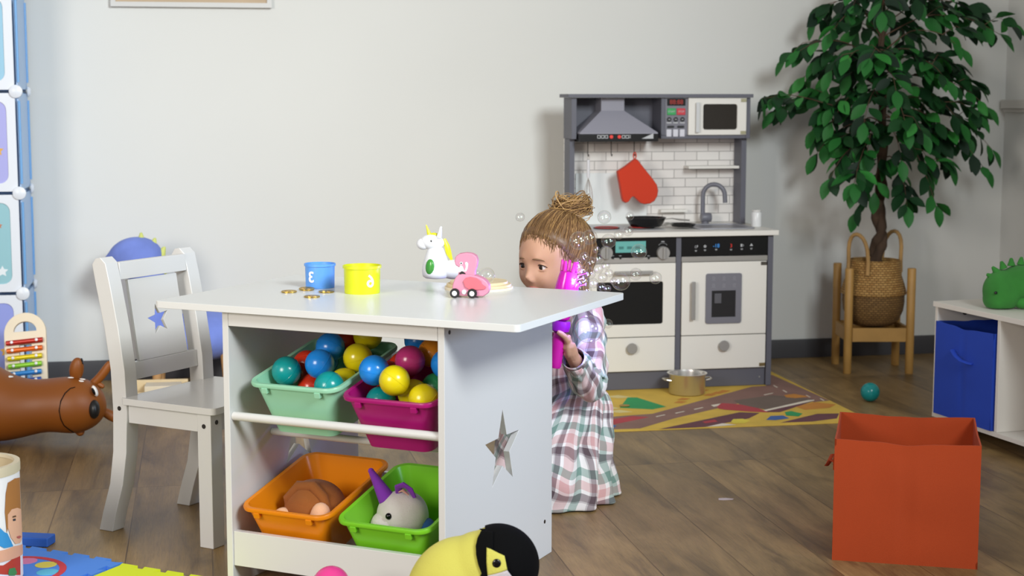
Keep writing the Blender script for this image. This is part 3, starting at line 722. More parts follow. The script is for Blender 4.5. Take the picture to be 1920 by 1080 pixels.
LAB = ['teal ball at the front left corner of the mint bin', 'red ball behind the teal ball in the mint bin', 'bright blue ball at the front middle of the mint bin', 'topmost blue ball of the heap in the mint bin',
       'dark blue ball behind the front ones, left side of the mint bin', 'yellow ball on the right side of the mint bin', 'half-hidden teal ball behind the front rim of the mint bin, under the blue ball', 'yellow ball peeping between the front balls at the right rim of the mint bin',
       'red ball in the shade at the back of the mint bin', 'green ball at the very back of the mint bin', 'lower red ball deep in the front of the mint bin', 'yellow ball in the shade at the back right of the mint bin',
       'bright blue ball at the front left corner of the magenta bin', 'large-looking yellow ball at the front middle of the magenta bin', 'magenta ball on top of the heap in the magenta bin', 'yellow ball low behind the front rim of the magenta bin, at its right end',
       'orange ball at the back right of the magenta bin', 'blue ball at the right edge of the magenta bin beside the table panel', 'green ball low on the right in the magenta bin', 'yellow ball tucked under the magenta ball in the magenta bin',
       'teal ball deep in the front left of the magenta bin under the blue ball', 'red ball at the back left of the magenta bin', 'blue ball at the very back of the magenta bin', 'red ball under the magenta ball, behind the blue ball of the magenta bin']
for i, (col, *_r) in enumerate(LST):
    ball(col, TL(*P[i]), LAB[i], 'balls in the mint bin' if _r[3] == 'm' else 'balls in the magenta bin', .032)

# ---- plush toys in the lower bins
def bumpy(b, amp, sc_, seed=0):
    for v in b.bm.verts:
        n_ = noise.noise_vector(Vector(v.co) * sc_ + Vector((seed, 0, 0))); v.co += n_ * amp
def plush(n, c, var=.08): return mat(n, c, .95, var=var, bump=(420, .8, .0012), sheen=.06)
# monkey face down in the orange bin
q = tpos(590, 925, .14)
t = thing('plush_monkey', 'brown plush toy with pale paws lying curled up in the orange bin', 'plush toy', TL(q[0], q[1], .128), TF.a)
MB = plush('monkey_brown', '#8a4f1c', .15); MP = plush('monkey_pale', '#dbab88', .05)
b = B(); b.sph((0, 0, .03), (.068, .060, .058), 40, (.2, 0, .2)); bumpy(b, .003, 22); mb_ = b.out('body', MB, t, sub=1)
b = B(); b.tube([(-.05, -.02, .02), (-.045, -.035, .05), (-.02, -.03, .078), (.015, -.028, .080), (.04, -.03, .06), (.052, -.03, .03)], [.010, .012, .013, .013, .012, .01], 12); b.sph((0, -.045, .035), (.030, .014, .030), 16); b.out('hood', MB, t)
for c_, r_ in (((-.048, -.05, .012), (.022, .02, .020)), ((-.014, -.066, .006), (.026, .016, .015)), ((.046, -.052, .026), (.022, .02, .028))):
    b = B(); b.sph(c_, r_, 18, (0, .3, .1)); bumpy(b, .002, 40, 3); b.out('paw', MP, t)
# grey narwhal in the green bin
q = tpos(748, 975, .125)
t = thing('plush_unicorn', 'pale grey plush toy with purple horn and ears peering out of the lime green bin', 'plush toy', TL(q[0], q[1] + .018, .110), TF.a)
NG = plush('plush_grey', '#cfc9c6', .04); PU = plush('plush_purple', '#7b2fa8', .06)
b = B(); b.sph((0, 0, .05), (.058, .052, .055), 32); b.sph((-.026, -.02, .03), (.04, .038, .034), 24); bumpy(b, .002, 25, 5); nb = b.out('body', NG, t, sub=1)
b = B(); b.cone((-.032, -.012, .085), (-.066, -.02, .145), .019, .006, 16); b.sph((-.066, -.02, .145), .0065, 12); b.out('horn', PU, t)
b = B(); b.tube([(-.004, -.012, .100), (.002, -.022, .118), (.018, -.026, .124), (.032, -.024, .115), (.038, -.018, .098)], [.006, .009, .010, .009, .006], 10, flat=.5); b.out('ear', PU, t)
b = B(); b.tube([(.006, -.026, .108), (.018, -.031, .114), (.030, -.028, .104)], [.003, .006, .003], 8, flat=.5); b.out('ear_lining', mat('ear_pink', '#e0a898', .8), t)
b = B(); b.sph((-.006, -.0515, .060), .0072, 14); b.out('eye', EYE, t)
b = B(); b.sph((.055, .005, .028), (.02, .02, .022), 14); b.out('blue_fin', plush('plush_blue', '#1c4a80'), t)

# ---------------------------------------------------------------- things on the tabletop
ZT = .6131
CUPB = mat('cup_blue', '#5b9ae8', .38, sss=.05); CUPY = mat('cup_yellow', '#d2da16', .38, sss=.05); DIG = mat('digit_white', '#f0eef2', .4)
def cup(name, lab, px, py, r, h, m, digit, ang):
    q = G(px, py, ZT)
    t = thing(name, lab, 'toy cup', (q.x, q.y + r, ZT))
    b = B(); b.lathe([(0, 0), (r * .94, 0), (r * .955, .002), (r * .98, h * .9), (r * 1.045, h * .905), (r * 1.045, h), (r * .975, h), (r * .92, .004), (0, .004)], 48, cap=False); b.out('cup_wall', m, t, ang=40)
    b = B(); b.use(DIG); text_bm(b, digit, h * .62, .0009, Matrix(), True, .0006)
    bmesh.ops.subdivide_edges(b.bm, edges=b.bm.edges[:], cuts=1)
    for v in b.bm.verts:   # wrap the digit round the cup
        a = ang + v.co.x / r - PI / 2; rr_ = r * .968 + .0004 - v.co.y
        v.co = Vector((rr_ * math.cos(a), rr_ * math.sin(a), h * .46 + v.co.z))
    b.out('digit', None, t, smooth=False)
    return t
cup('stacking_cup', 'blue toy cup with a white numeral, left on the tabletop', 597, 542, .0345, .0555, CUPB, '3', math.radians(-30))
cy = cup('stacking_cup', 'yellow toy cup with a white numeral and coins inside, on the tabletop', 676, 553, .0415, .062, CUPY, '6', math.radians(32))
for px, py, lab, rt in ((542, 548, 'leftmost of the four gold coins on the tabletop', (.02, 0, 0)), (575, 544, 'gold coin against the foot of the blue cup', (.09, 0, .3)), (612, 548, 'gold coin between the blue cup and the yellow cup', (.0, .02, .5)), (585, 557, 'gold coin nearest the front edge of the tabletop', (0, 0, .9))):
    q = G(px, py, ZT); coin((q.x, q.y, ZT + .0006 + abs(rt[0]) * .016 + abs(rt[1]) * .016), lab, 'gold coins on the tabletop', rt)
cq = cy.location
for k, (dx, dy, z, r_) in enumerate(((-.010, -.012, .006, (.3, .1, 0)), (.014, .008, .012, (-.4, .3, 1)), (-.012, .014, .02, (.5, -.4, 2)), (.004, -.01, .034, (.9, .2, .4)), (.012, .004, .042, (.5, -.5, 1.2)), (-.002, .012, .045, (.35, .1, .5)))):
    if k < 3: continue
    coin((cq.x + dx, cq.y + dy, ZT + z), ('gold coin standing on edge inside the yellow cup, left of the others', 'gold coin tilted against the right inside of the yellow cup', 'gold coin lying uppermost at the rim inside the yellow cup')[k - 3], 'coins in the yellow cup', r_)
# white unicorn toy
q = G(805, 524, ZT); UW = mat('toy_white', '#dcdee2', .35); UY = mat('toy_yellow', '#e2e01c', .35)
t = thing('unicorn_toy', 'white toy unicorn with yellow horn and mane at the back of the tabletop', 'toy unicorn', (q.x + .015, q.y + .02, ZT), 0)
b = B()
b.lathe([(0, .0), (.030, .0), (.034, .01), (.034, .03), (.027, .052), (.021, .068), (.017, .078), (0, .082)], 32)
b.sph((.045, .0, .022), (.045, .026, .024), 24); 
ub = b.out('body', UW, t, sub=1)
b = B(); b.sph((-.008, 0, .088), (.030, .021, .019), 28, (0, .12, 0)); b.sph((-.030, 0, .084), (.017, .015, .0145), 20); b.out('head', UW, t, sub=1)
for s_ in (-1, 1):
    b = B(); b.cone((.008, s_ * .010, .10), (.012, s_ * .013, .122), .0065, .003, 12); b.sph((.012, s_ * .013, .122), .0034, 10); b.out('ear', UW, t)
b = B(); b.cone((-.014, 0, .102), (-.023, 0, .130), .0062, .001, 14); b.out('horn', UY, t)
b = B(); b.sph((-.004, 0, .106), (.011, .006, .005), 14); b.tube([(.020, 0, .096), (.027, 0, .078), (.031, 0, .062), (.038, 0, .045)], [.004, .007, .007, .003], 10); b.out('mane', UY, t)
b = B(); b.sph((-.013, -.027, .030), (.012, .006, .020), 18, (0, .1, -.5)); b.out('side_window', mat('green_window', '#3f8f3a', .2), t)
b = B(); b.sph((-.010, -.0195, .092), (.0022, .0015, .003), 10); b.out('eye', EYE, t)
# flamingo car
q = G(872, 559, ZT); FP = mat('flamingo_pink', '#cf869e', .5); FC = mat('wing_coral', '#cf6470', .5); FW = mat('face_white', '#efe4e6', .5)
t = thing('flamingo_car', 'pink wooden flamingo toy on four black wheels on the tabletop', 'toy car', (q.x + .004, q.y + .02, ZT), math.radians(-8))
def hb(pts): return pts
sc_ = .00112   # metres per pixel at this distance
def fp(x, y): return ((750 + x / 6.748 - 876) * sc_, (559 - (420 + y / 6.748)) * sc_)
body = [fp(*p) for p in ((665, 830), (672, 760), (700, 690), (735, 640), (800, 625), (900, 632), (990, 648), (1070, 680), (1120, 720), (1150, 770), (1155, 830), (1130, 885), (1080, 915), (800, 915), (690, 900))]
b = B(); b.plate(body, .030, T=T_(0, -.015, 0)); b.out('body', FP, t, bevel=.005, seg=4)
neck = [fp(*p) for p in ((740, 640), (880, 640), (935, 600), (985, 520), (1000, 440), (985, 390), (930, 355), (850, 348), (760, 360), (705, 400), (692, 460), (710, 515), (752, 535), (758, 600), (845, 625), (860, 560), (880, 500), (860, 470), (838, 480), (820, 530), (800, 600), (750, 620))]
neck = [fp(*p) for p in ((735, 645), (965, 650), (965, 590), (990, 520), (1000, 440), (980, 385), (930, 355), (850, 345), (760, 358), (705, 400), (692, 460), (705, 515), (755, 540), (748, 600))]
b = B(); b.plate(neck, .022, T=T_(0, -.011, 0)); b.out('neck', FP, t, bevel=.004, seg=4)
b = B(); b.plate([fp(*p) for p in ((775, 510), (800, 520), (830, 590), (800, 600), (752, 598), (755, 545))], .0012, T=T_(0, -.0118, 0)); b.plate([fp(*p) for p in ((835, 475), (858, 465), (878, 490), (870, 550), (850, 592), (828, 595), (845, 530))], .0012, T=T_(0, -.0118, 0)); b.out('face_patch', FW, t)
b = B(); b.plate([fp(*p) for p in ((752, 622), (785, 590), (805, 590), (845, 622), (820, 634), (775, 634))], .023, T=T_(0, -.0122, 0)); b.out('beak', MBLACK, t)
b = B(); e_ = fp(785, 484); b.cone((e_[0], -.0112, e_[1]), (e_[0], -.0124, e_[1]), .0032, n=14); b.use(FW) ; b.out('eye_white', FW, t)
b = B(); b.cone((e_[0], -.0122, e_[1]), (e_[0], -.0131, e_[1]), .0016, n=12); b.out('pupil', EYE, t)
b = B(); b.plate([fp(*p) for p in ((815, 720), (850, 675), (910, 660), (990, 675), (1050, 715), (1060, 750), (1120, 790), (1100, 820), (1010, 830), (900, 830), (840, 790))], .004, T=T_(0, -.0185, 0)); b.out('wing', FC, t, bevel=.001)
WH = .0165 * .62
for wx in (705, 937):
    for s_ in (-1, 1):
        x_, z_ = fp(wx, 885); z_ = .0104
        b = B(); b.lathe([(.0068, 0), (.0102, 0), (.0104, .002), (.0104, .006), (.0095, .0075), (.0068, .0075)], 28, T=T_(x_, s_ * .0165 - (0 if s_ > 0 else 0), z_) @ Matrix.Rotation(-s_ * PI / 2, 4, 'X'))
        wh = b.out('wheel', MBLACK, t)
        b = B(); b.lathe([(0, 0), (.0068, 0), (.0068, .0068), (.005, .0078), (0, .0078)], 24, T=T_(x_, s_ * .0165, z_) @ Matrix.Rotation(-s_ * PI / 2, 4, 'X')); b.out('hub', DIG, wh)
b = B(); x_, z_ = fp(825, 862); b.sph((x_, -.0155, z_), (.0055, .003, .0055), 14); b.out('axle_cap', DIG, t)
# pale wooden ring toy behind the flamingo
q = G(897, 546, ZT)
t = thing('wooden_board', 'round pale wooden stacked toy plate behind the flamingo car', 'wooden toy', (q.x - .0, q.y + .05, ZT))
for k, (r_, z_) in enumerate(((.078, 0), (.074, .0062), (.066, .0122))):
    b = B(); b.lathe([(0, z_), (r_, z_), (r_, z_ + .005), (r_ - .001, z_ + .006), (0, z_ + .006)], 48); b.out('layer', WOOD_PALE if k else CREAM, t)
# ---------------------------------------------------------------- white chair (local x = where it faces, y = towards the far side)
CH = Frame(G(392, 1029)[:2], -29)
ct = thing('child_chair', 'white wooden child chair with a star cut in its back, at the play table', 'chair', CH.w(-.15, .16, 0), CH.a)
CY0, CY1 = 0.0, .325
def cx_(pts, y0, th): # polygon in x,z swept along y, in the chair's own frame
    b = B(); b.plate([(p[0] + .15, p[1]) for p in pts], th, T=T_(0, y0 - .16, 0)); return b
for y0 in (CY0, CY1 - .042):
    fr_, bk_ = [], []
    for z, xf in ((0, -.300), (.05, -.286), (.12, -.262), (.2, -.248), (.3, -.242), (.4, -.246), (.5, -.262), (.6, -.283), (.655, -.296)): fr_.append((xf, z))
    for z, xb in ((.668, -.312), (.665, -.328), (.65, -.339), (.6, -.329), (.5, -.306), (.4, -.290), (.3, -.286), (.2, -.290), (.12, -.303), (.05, -.327), (0, -.342)): bk_.append((xb, z))
    cx_(fr_ + bk_, y0, .042).out('rear_leg', WHITE, ct, bevel=.002, smooth=True, ang=25)
    b = B(); b.bb(-.027 + .15, .013 + .15, y0 - .16 + .0, y0 - .16 + .042, 0, .319)
    lg = b.out('front_leg', WHITE, ct, bevel=.002)
    b = B(); yy = y0 - .16
    if y0 == CY0: b.cone((.143, yy + .0005, .29), (.143, yy - .001, .29), .0055, n=16)
    b.cone((.1625, yy + .021, .298), (.164, yy + .021, .298), .0055, n=16); b.out('screw_cap', SCREW, lg)
b = B(); b.cone((-.115, -.1595, .308), (-.115, -.161, .308), .0055, n=16); b.out('screw_cap', SCREW, ct)
b = B(); b.plate(rrect(-.254 + .15, .030 + .15, -.01 - .16, CY1 + .01 - .16, .012, 4), .016, T=T_(0, 0, .336) @ Matrix.Rotation(-PI / 2, 4, 'X')); b.out('seat', WHITE, ct, bevel=.002)
b = B()
for y0 in (CY0 + .006, CY1 - .02): b.bb(-.242 + .15, -.0275 + .15, y0 - .16, y0 - .16 + .014, .274, .319)
b.bb(-.008 + .15, .006 + .15, CY0 + .043 - .16, CY1 - .043 - .16, .274, .319)
b.out('apron', WHITE, ct, bevel=.001)
YA, YB = CY0 + .0425 - .16, CY1 - .0425 - .16
for z0, z1, xa, xb in ((.612, .654, -.302, -.286), (.370, .412, -.272, -.256)):
    b = B(); b.rings([[(xa - .003 + .15, y, z0), (xb - .003 + .15, y, z0), (xb + .006 * (-1) + .15, y, z1), (xa - .006 + .15, y, z1)] for y in (YA, YB)]); b.out('back_rail', WHITE, ct, bevel=.0015)
ph, pw = .200, .176; yc = (YA + YB) / 2
b = B(); sl = math.atan2(.032, .2)
b.plate([(-pw / 2, 0), (pw / 2, 0), (pw / 2, ph - .001), (-pw / 2, ph - .001)], .009, [star(0, .092, .039, .42, 90 + 8)],
        T=Matrix.Translation((-.268 + .15 + .004, yc, .4125)) @ Matrix.Rotation(-sl, 4, 'Y') @ Matrix.Rotation(PI / 2, 4, 'Z'))
b.out('back_splat', WHITE, ct, bevel=.001, smooth=False)

# ---------------------------------------------------------------- blue dinosaur seat
DB = plush('dino_blue', '#7488d4', .14); DS = plush('dino_spike', '#cfd67a', .05)
DY = 5.66
q0 = at(372, 700, DY)
t = thing('dinosaur_seat', 'blue plush dinosaur seat with yellow spikes on wooden legs behind the white chair', 'seat', (q0.x, DY, 0), math.radians(8))
def dq(px, py, dy=0): q = at(px, py, DY + dy); return (q.x - q0.x, dy, q.z)
b = B()
b.tube([dq(312, 655), dq(290, 600), dq(287, 555), dq(280, 515), dq(268, 485)], [.06, .058, .056, .060, .066], 24)
b.sph(dq(256, 482), (.098, .085, .075), 28, (0, -.15, 0)); b.sph(dq(226, 492), (.056, .06, .045), 24)
b.sph(dq(385, 628), (.165, .16, .088), 32); b.sph(dq(326, 640), (.085, .13, .075), 24); b.sph(dq(440, 630), (.09, .1, .06), 20)
bd = b.out('body', DB, t); 
rm = bd.modifiers.new('join', 'REMESH'); rm.mode = 'VOXEL'; rm.voxel_size = .008; sm = bd.modifiers.new('soft', 'SMOOTH'); sm.iterations = 8; sm.factor = .6; rm.use_smooth_shade = True
for px, py, r_, dx in ((267, 444, .020, 0), (290, 454, .022, .3), (306, 470, .026, .5), (314, 494, .026, .8), (317, 522, .026, 1.2), (319, 550, .026, 1.3)):
    b = B(); p_ = Vector(dq(px, py)); d_ = Vector((math.sin(dx), 0, math.cos(dx))); b.cone(p_ - d_ * .03, p_ + d_ * .018, r_, .004, 14); b.out('spike', DS, t, bevel=.003)
LEGW = mat('beech_leg', '#b98d5c', .5, var=.08)
for lx, ly in ((-.13, -.09), (.10, -.09), (-.13, .09), (.10, .09)):
    b = B(); b.cone((lx * 1.08, ly * 1.1, 0), (lx, ly, .215), .013, .023, 20); b.out('leg', LEGW, t)
b = B(); b.plate(rrect(-.17, .15, -.12, .12, .05), .02, T=T_(0, 0, .232) @ Matrix.Rotation(-PI / 2, 4, 'X')); b.out('base_board', mat('base_dark', '#2b2a2c', .6), t)
# wooden toy tray
q = G(298, 752)
t = thing('wooden_tray', 'pale wooden toy tray on the floor behind the white chair seat', 'tray', (q.x, q.y - .07, 0), math.radians(8))
b = B(); b.bb(-.11, .11, -.08, .08, 0, .008); b.out('tray_base', WOOD_PALE, t, bevel=.001)
for nm, x0, x1, y0, y1, h_ in (('rim', -.11, .11, -.08, -.07, .058), ('rim', -.11, .11, .07, .08, .075), ('rim', -.11, -.10, -.0695, .0695, .066), ('rim', .10, .11, -.0695, .0695, .066)):
    b = B(); b.bb(x0, x1, y0, y1, .0085 if abs(x0) > 0 else 0, h_); b.out(nm, WOOD_PALE, t, bevel=.001)
b = B(); b.bb(-.03, .09, -.03, .05, .0085, .07); b.out('wooden_block', CREAM, t, bevel=.002)

# ---------------------------------------------------------------- cube cabinet at the left edge
CFr = Frame((-1.687, 5.5), 11)
def cq_(px, py): return CFr.px(px, py, 0)
t = thing('cube_cabinet', 'tall pale blue modular cube wardrobe with framed picture doors, cut by the left edge', 'cabinet', CFr.w(0, 0, 0), CFr.a)
CW, CD, C0, CS = .345, .322, .026, .344
SKY = mat('cabinet_blue', '#a9c6ea', .4); SKYD = mat('cabinet_edge_blue', '#6fa6dc', .4); FRW = mat('door_frame_white', '#dfe5ee', .35)
PAN = [mat('panel_violet', '#8f9be0', .45), mat('panel_teal', '#8fbfca', .45), mat('panel_lilac', '#a6a8e2', .45), mat('panel_sky', '#93c4de', .45), mat('panel_mint', '#a0d0c8', .45)]
OC = mat('print_ochre', '#d9a84a', .5); PWT = mat('print_white', '#dfe8ee', .5); BRN = mat('print_rust', '#b97a5c', .5)
for r_ in range(5):
    z0 = C0 + r_ * (CS + .003)
    b = B(); b.bb(-.006, 0, .016, CD, z0 + .006, z0 + CS - .006); b.out('side_sheet', SKY, t, bevel=.001)
    b = B(); b.cone((.002, .012, z0 + .03), (.002, .012, z0 + CS - .03), .0045, n=10); b.out('corner_rod', SKYD, t); b = B(); b.cone((.002, CD - .01, z0 + .03), (.002, CD - .01, z0 + CS - .03), .0045, n=10); b.out('corner_rod', SKYD, t)
    for c in range(2):
        x1 = -.010 - c * (CW + .004); x0 = x1 - CW + .006
        b = B(); b.plate(rrect(x0, x1, z0 + .004, z0 + CS - .004, .022), .010, [rrect(x0 + .030, x1 - .030, z0 + .032, z0 + CS - .032, .03)]); dr = b.out('door', FRW, t, bevel=.0025)
        b = B(); b.plate(rrect(x0 + .0295, x1 - .0295, z0 + .0315, z0 + CS - .0315, .03), .004, T=T_(0, .004, 0)); pn = b.out('door_panel', PAN[r_], t)
        b = B(); b.use([OC, PWT, OC, OC, BRN][r_]); xm = x1 - .062
        b.plate(star(xm, z0 + CS * (.42 if r_ != 1 else .22), .020, .5), .0012, T=T_(0, .0032, 0))
        b.use([PWT, BRN, PWT, PWT, OC][r_]); b.plate(circ(xm - .10, z0 + CS * .6, .045, 24), .0012, T=T_(0, .0032, 0)); b.plate(star(xm - .005, z0 + CS * .68, .011, .5), .0012, T=T_(0, .0032, 0)) if r_ in (1, 3) else None
        b.out('print', None, pn)
    b = B(); b.bb(-2 * CW, -.006, CD - .006, CD, z0, z0 + CS); b.out('back_sheet', SKY, t)
for r_ in range(6):
    z0 = C0 + r_ * (CS + .003) - .0015
    for x_ in (-.006, -CW - .006):
        b = B(); b.lathe([(0, 0), (.021, 0), (.023, .003), (.022, .010), (.012, .014), (0, .015)], 24, T=T_(x_, .002, z0) @ Matrix.Rotation(PI / 2, 4, 'X')); cc = b.out('connector', FRW, t)
    b = B(); b.lathe([(0, 0), (.018, 0), (.019, .003), (.012, .010), (0, .011)], 16, T=T_(.004, CD - .03, z0) @ Matrix.Rotation(PI / 2, 4, 'Y')); b.out('connector', FRW, t)
    if r_ == 0:
        b = B(); b.cone((-.01, .02, 0), (-.01, .02, .024), .012); b.cone((-.01, CD - .02, 0), (-.01, CD - .02, .018), .012); b.cone((-2 * CW, .02, 0), (-2 * CW, .02, .018), .012); b.out('foot', FRW, t)

# ---------------------------------------------------------------- xylophone leaning on the cabinet
q = at(44, 795, 5.17)
XQ = at(44, 592, 5.36)
h_ = .345
t = thing('xylophone', 'cream wooden toy xylophone with rainbow bars leaning beside the cube wardrobe', 'xylophone', (G(52, 786).x, G(52, 786).y, 0.008), 0)
lean = math.atan2(.11, .33)
LM = Matrix.Rotation(math.radians(4), 4, 'Z') @ Matrix.Rotation(-lean, 4, 'X') @ Matrix.Rotation(math.radians(-4), 4, 'Y')
t.matrix_world = Matrix.Translation(t.location) @ LM
hw = .068
ol = [(-hw * .93, 0), (hw * .93, 0), (hw, .06), (hw, .28)] + [(hw * math.cos(a), .28 + hw * math.sin(a)) for a in [PI * k / 16 for k in range(1, 16)]] + [(-hw, .28), (-hw, .06)]
hl = [(.037 * math.cos(a), .285 + .033 * math.sin(a)) for a in [PI * k / 12 for k in range(13)]]
b = B(); b.plate(ol, .014, [hl, [(-.02, .03), (.02, .03), (.02, .24), (-.02, .24)]]); b.out('board', CREAM, t, bevel=.0015, ang=30)
for k, c in enumerate(('#b02a20', '#d8641c', '#ddc81e', '#8fcf3c', '#3a8fdc', '#2a58b0', '#7a3fa0', '#c0392b')):
    z_ = .247 - k * .0262; w_ = .059 - k * .0018
    b = B(); b.cone((-w_, -.010, z_), (w_, -.010, z_ + .004), .0082, n=18); br_ = b.out('tone_bar', mat('bar_%d' % k, c, .3, .25), t)
    b = B()
    for s_ in (-1, 1): b.sph((s_ * w_ * .68, -.0185, z_ + s_ * .0015 + .002), (.0052, .003, .0052), 12)
    b.out('peg', DIG, br_)

# ---------------------------------------------------------------- brown hopper animal lying on its side
DW = 4.78
o_ = at(100, 765, DW)
HB = mat('hopper_brown', '#86490f', .5, bump=(60, .12, .001), sss=.05)
t = thing('inflatable_hopper', 'brown inflatable bouncy animal with white spots lying on the floor at the left', 'inflatable toy', (o_.x, DW, 0), 0)
def hq(px, py, dy=0): q = at(px, py, DW + dy); return Vector((q.x - o_.x, dy, q.z))
ax = [(-260, 800, .118), (-200, 780, .150), (-120, 770, .158), (-60, 768, .138), (0, 768, .1105), (40, 765, .092), (75, 761, .079), (105, 759, .083), (135, 759, .088), (160, 761, .082), (180, 765, .063), (192, 767, .040), (199, 768, .010)]
b = B(); pts = [hq(x, y) for x, y, r in ax]
for i, (x, y, r) in enumerate(ax): pts[i].z = max(pts[i].z, 0.001 + r)
# the head tip stays above the floor
b.tube([tuple(p_) for p_ in pts], [r for _, _, r in ax], 40)
hopper = b.out('body', HB, t, sub=1)
def surf_pt(px, py, off=.0):
    # where a line of sight meets the hopper's body (nearest axis ring)
    d = ray(px, py); best = None
    for k in range(400):
        s_ = (4.45 + k * .001) / d.y; P_ = Vector((d.x * s_, d.y * s_, CAM_H + d.z * s_)); Q = P_ - Vector((o_.x, DW, 0))
        for i in range(len(pts) - 1):
            a, c = pts[i], pts[i + 1]
            if a.x <= Q.x <= c.x:
                f = (Q.x - a.x) / (c.x - a.x); ce = a.lerp(c, f); r = ax[i][2] * (1 - f) + ax[i + 1][2] * f
                if math.hypot(Q.y - ce.y, Q.z - ce.z) < r + off: return Q, ce
    return None
def disc_on(px, py, rx, rz, m, name, rot=0, th=.002):
    r = surf_pt(px, py, .0005)
    if not r: return None
    Q, ce = r; n_ = Vector((0, Q.y - ce.y, Q.z - ce.z)).normalized()
    M = Matrix.Translation(Q) @ n_.to_track_quat('-Y', 'Z').to_matrix().to_4x4() @ Matrix.Rotation(rot, 4, 'Y')
    b = B(); b.sph((0, 0, 0), (rx, th, rz), 20, T=M); return b.out(name, m, t)
PW2 = mat('spot_white', '#ebe8e4', .5)
for px, py, rx, rz, rt in ((16, 704, .016, .007, .2), (133, 706, .010, .004, 0), (154, 709, .012, .0045, .3), (152, 712.5, .010, .004, .3)):
    disc_on(px, py + 2, rx, rz, PW2, 'white_spot', rt)
mpts = []
for px, py in ((141, 726), (132, 728), (122, 737), (114, 752), (111, 770), (114, 786), (120, 798), (130, 806), (138, 811)):
    r = surf_pt(px, py, .0004)
    if r: mpts.append(tuple(r[0]))
b = B(); b.tube(mpts, .0016, 6); b.out('mouth_line', EYE, t)
n_ = hq(176, 767, -.045); b = B(); b.sph(tuple(n_), (.018, .028, .029), 24, (0, 0, .3)); b.out('nose', mat('nose_black', '#16181a', .4), t)
e_ = hq(178, 733, -.045); b = B(); b.sph(tuple(e_), (.008, .012, .018), 16, (0, -.35, .4)); ew = b.out('eye_white', PW2, t); b = B(); b.sph((e_.x - .002, e_.y - .008, e_.z), (.005, .008, .012), 12, (0, -.35, .4)); b.out('pupil', EYE, ew)
def limb(name, P_, R_, n=16, m=HB):
    b = B(); b.tube([tuple(hq(*p_)) for p_ in P_], R_, n); q = b.out(name, m, t, sub=1); return q
limb('ear', [(142, 712, 0), (143, 695, 0), (145, 680, -.005), (147, 671, -.01)], [.016, .024, .020, .008])
b = B(); p_ = hq(153, 684, -.002); b.sph(tuple(p_), (.006, .012, .021), 14); b.out('ear_lining', EYE, t)
limb('ear', [(146, 795, 0), (150, 810, 0), (153, 817, -.01)], [.018, .017, .007])
limb('antler', [(165, 728, .03), (182, 714, .03), (198, 695, .03), (208, 676, .03)], [.017, .013, .015, .010])
limb('antler', [(180, 716, .03), (190, 724, .03), (196, 726, .03)], [.010, .009, .006])
limb('antler', [(180, 765, .03), (192, 770, .03), (208, 779, .03), (226, 790, .03)], [.012, .013, .018, .012])
limb('antler', [(184, 760, .03), (190, 756, .03)], [.010, .006])
limb('leg', [(-150, 700, -.02), (-158, 670, -.02), (-160, 650, -.02)], [.05, .038, .03])

# ---------------------------------------------------------------- foam floor tiles
_a, _b = G(110, 1042), G(341, 1079)
FF = Frame(G(228, 1060)[:2], math.degrees(math.atan2(_b.y - _a.y, _b.x - _a.x)))
def foam(lab, x0, y0, m, S=.315, th=.012, flat_left=False):
    b = B(); pts = []
    def side(p0, p1, nt=5, dep=.016, out=1):
        p0, p1 = Vector(p0), Vector(p1); d = (p1 - p0); L = d.length; d.normalize(); nrm = Vector((d.y, -d.x)) * out
        for k in range(nt * 2):
            a = p0 + d * L * k / (nt * 2); c = p0 + d * L * (k + 1) / (nt * 2)
            if k % 2 == 1: pts.extend([tuple(a), tuple(a + nrm * dep - d * .006), tuple(c + nrm * dep + d * .006), tuple(c)][:])
            else: pts.append(tuple(a))
    side((0, 0), (S, 0)); side((S, 0), (S, S)); side((S, S), (0, S)); pts.append((0, S)) if flat_left else side((0, S), (0, 0))
    cl = []
    for p_ in pts:
        if not cl or (abs(p_[0] - cl[-1][0]) + abs(p_[1] - cl[-1][1])) > 1e-5: cl.append(p_)
    b.plate(cl, th, T=T_(0, 0, th) @ Matrix.Rotation(-PI / 2, 4, 'X'))
    return b, th
FBL = mat('foam_blue', '#4a86e0', .75, bump=(300, .2, .0005)); FYE = mat('foam_yellow', '#d4e21e', .75, bump=(300, .2, .0005)); FRD = mat('foam_red', '#c8323c', .75)
b, th = foam('', 0, 0, FBL)
q = FF.w(-.3165, -.333)
t = thing('foam_tile', 'blue foam puzzle floor tile with a red ring, in the bottom left corner', 'floor tile', q, FF.a)
b.out('tile', FBL, t, smooth=False)
b = B(); b.plate(circ(.155, .155, .120, 40), .0006, [circ(.155, .155, .105, 40)], T=T_(0, 0, th + .0006) @ Matrix.Rotation(-PI / 2, 4, 'X')); b.out('ring', FRD, t, smooth=False)
b = B(); 
for k, (c_, cc) in enumerate(((0, '#8fd07a'), (1, '#d87aa8'), (2, '#e0cc50'), (3, '#58b8d8'), (4, '#d87a3a'))):
    b.use(mat('foam_dot_%d' % k, cc, .75)); a = math.radians(150 - k * 42); b.plate(circ(.155 + .083 * math.cos(a), .155 + .083 * math.sin(a), .024, 20), .0006, T=T_(0, 0, th + .0006) @ Matrix.Rotation(-PI / 2, 4, 'X'))
b.out('dots', None, t, smooth=False)
b, th = foam('', 0, 0, FYE, flat_left=True)
t = thing('foam_tile', 'lemon yellow foam puzzle floor tile under the play table corner', 'floor tile', FF.w(.0230, -.349), FF.a)
b.out('tile', FYE, t, smooth=False)
q = G(76, 1036)
t = thing('foam_block', 'dark blue foam edge piece lying at the back of the blue floor tile', 'foam piece', (G(20, 1027).x, G(20, 1027).y + .012, .0005), FF.a + .3)
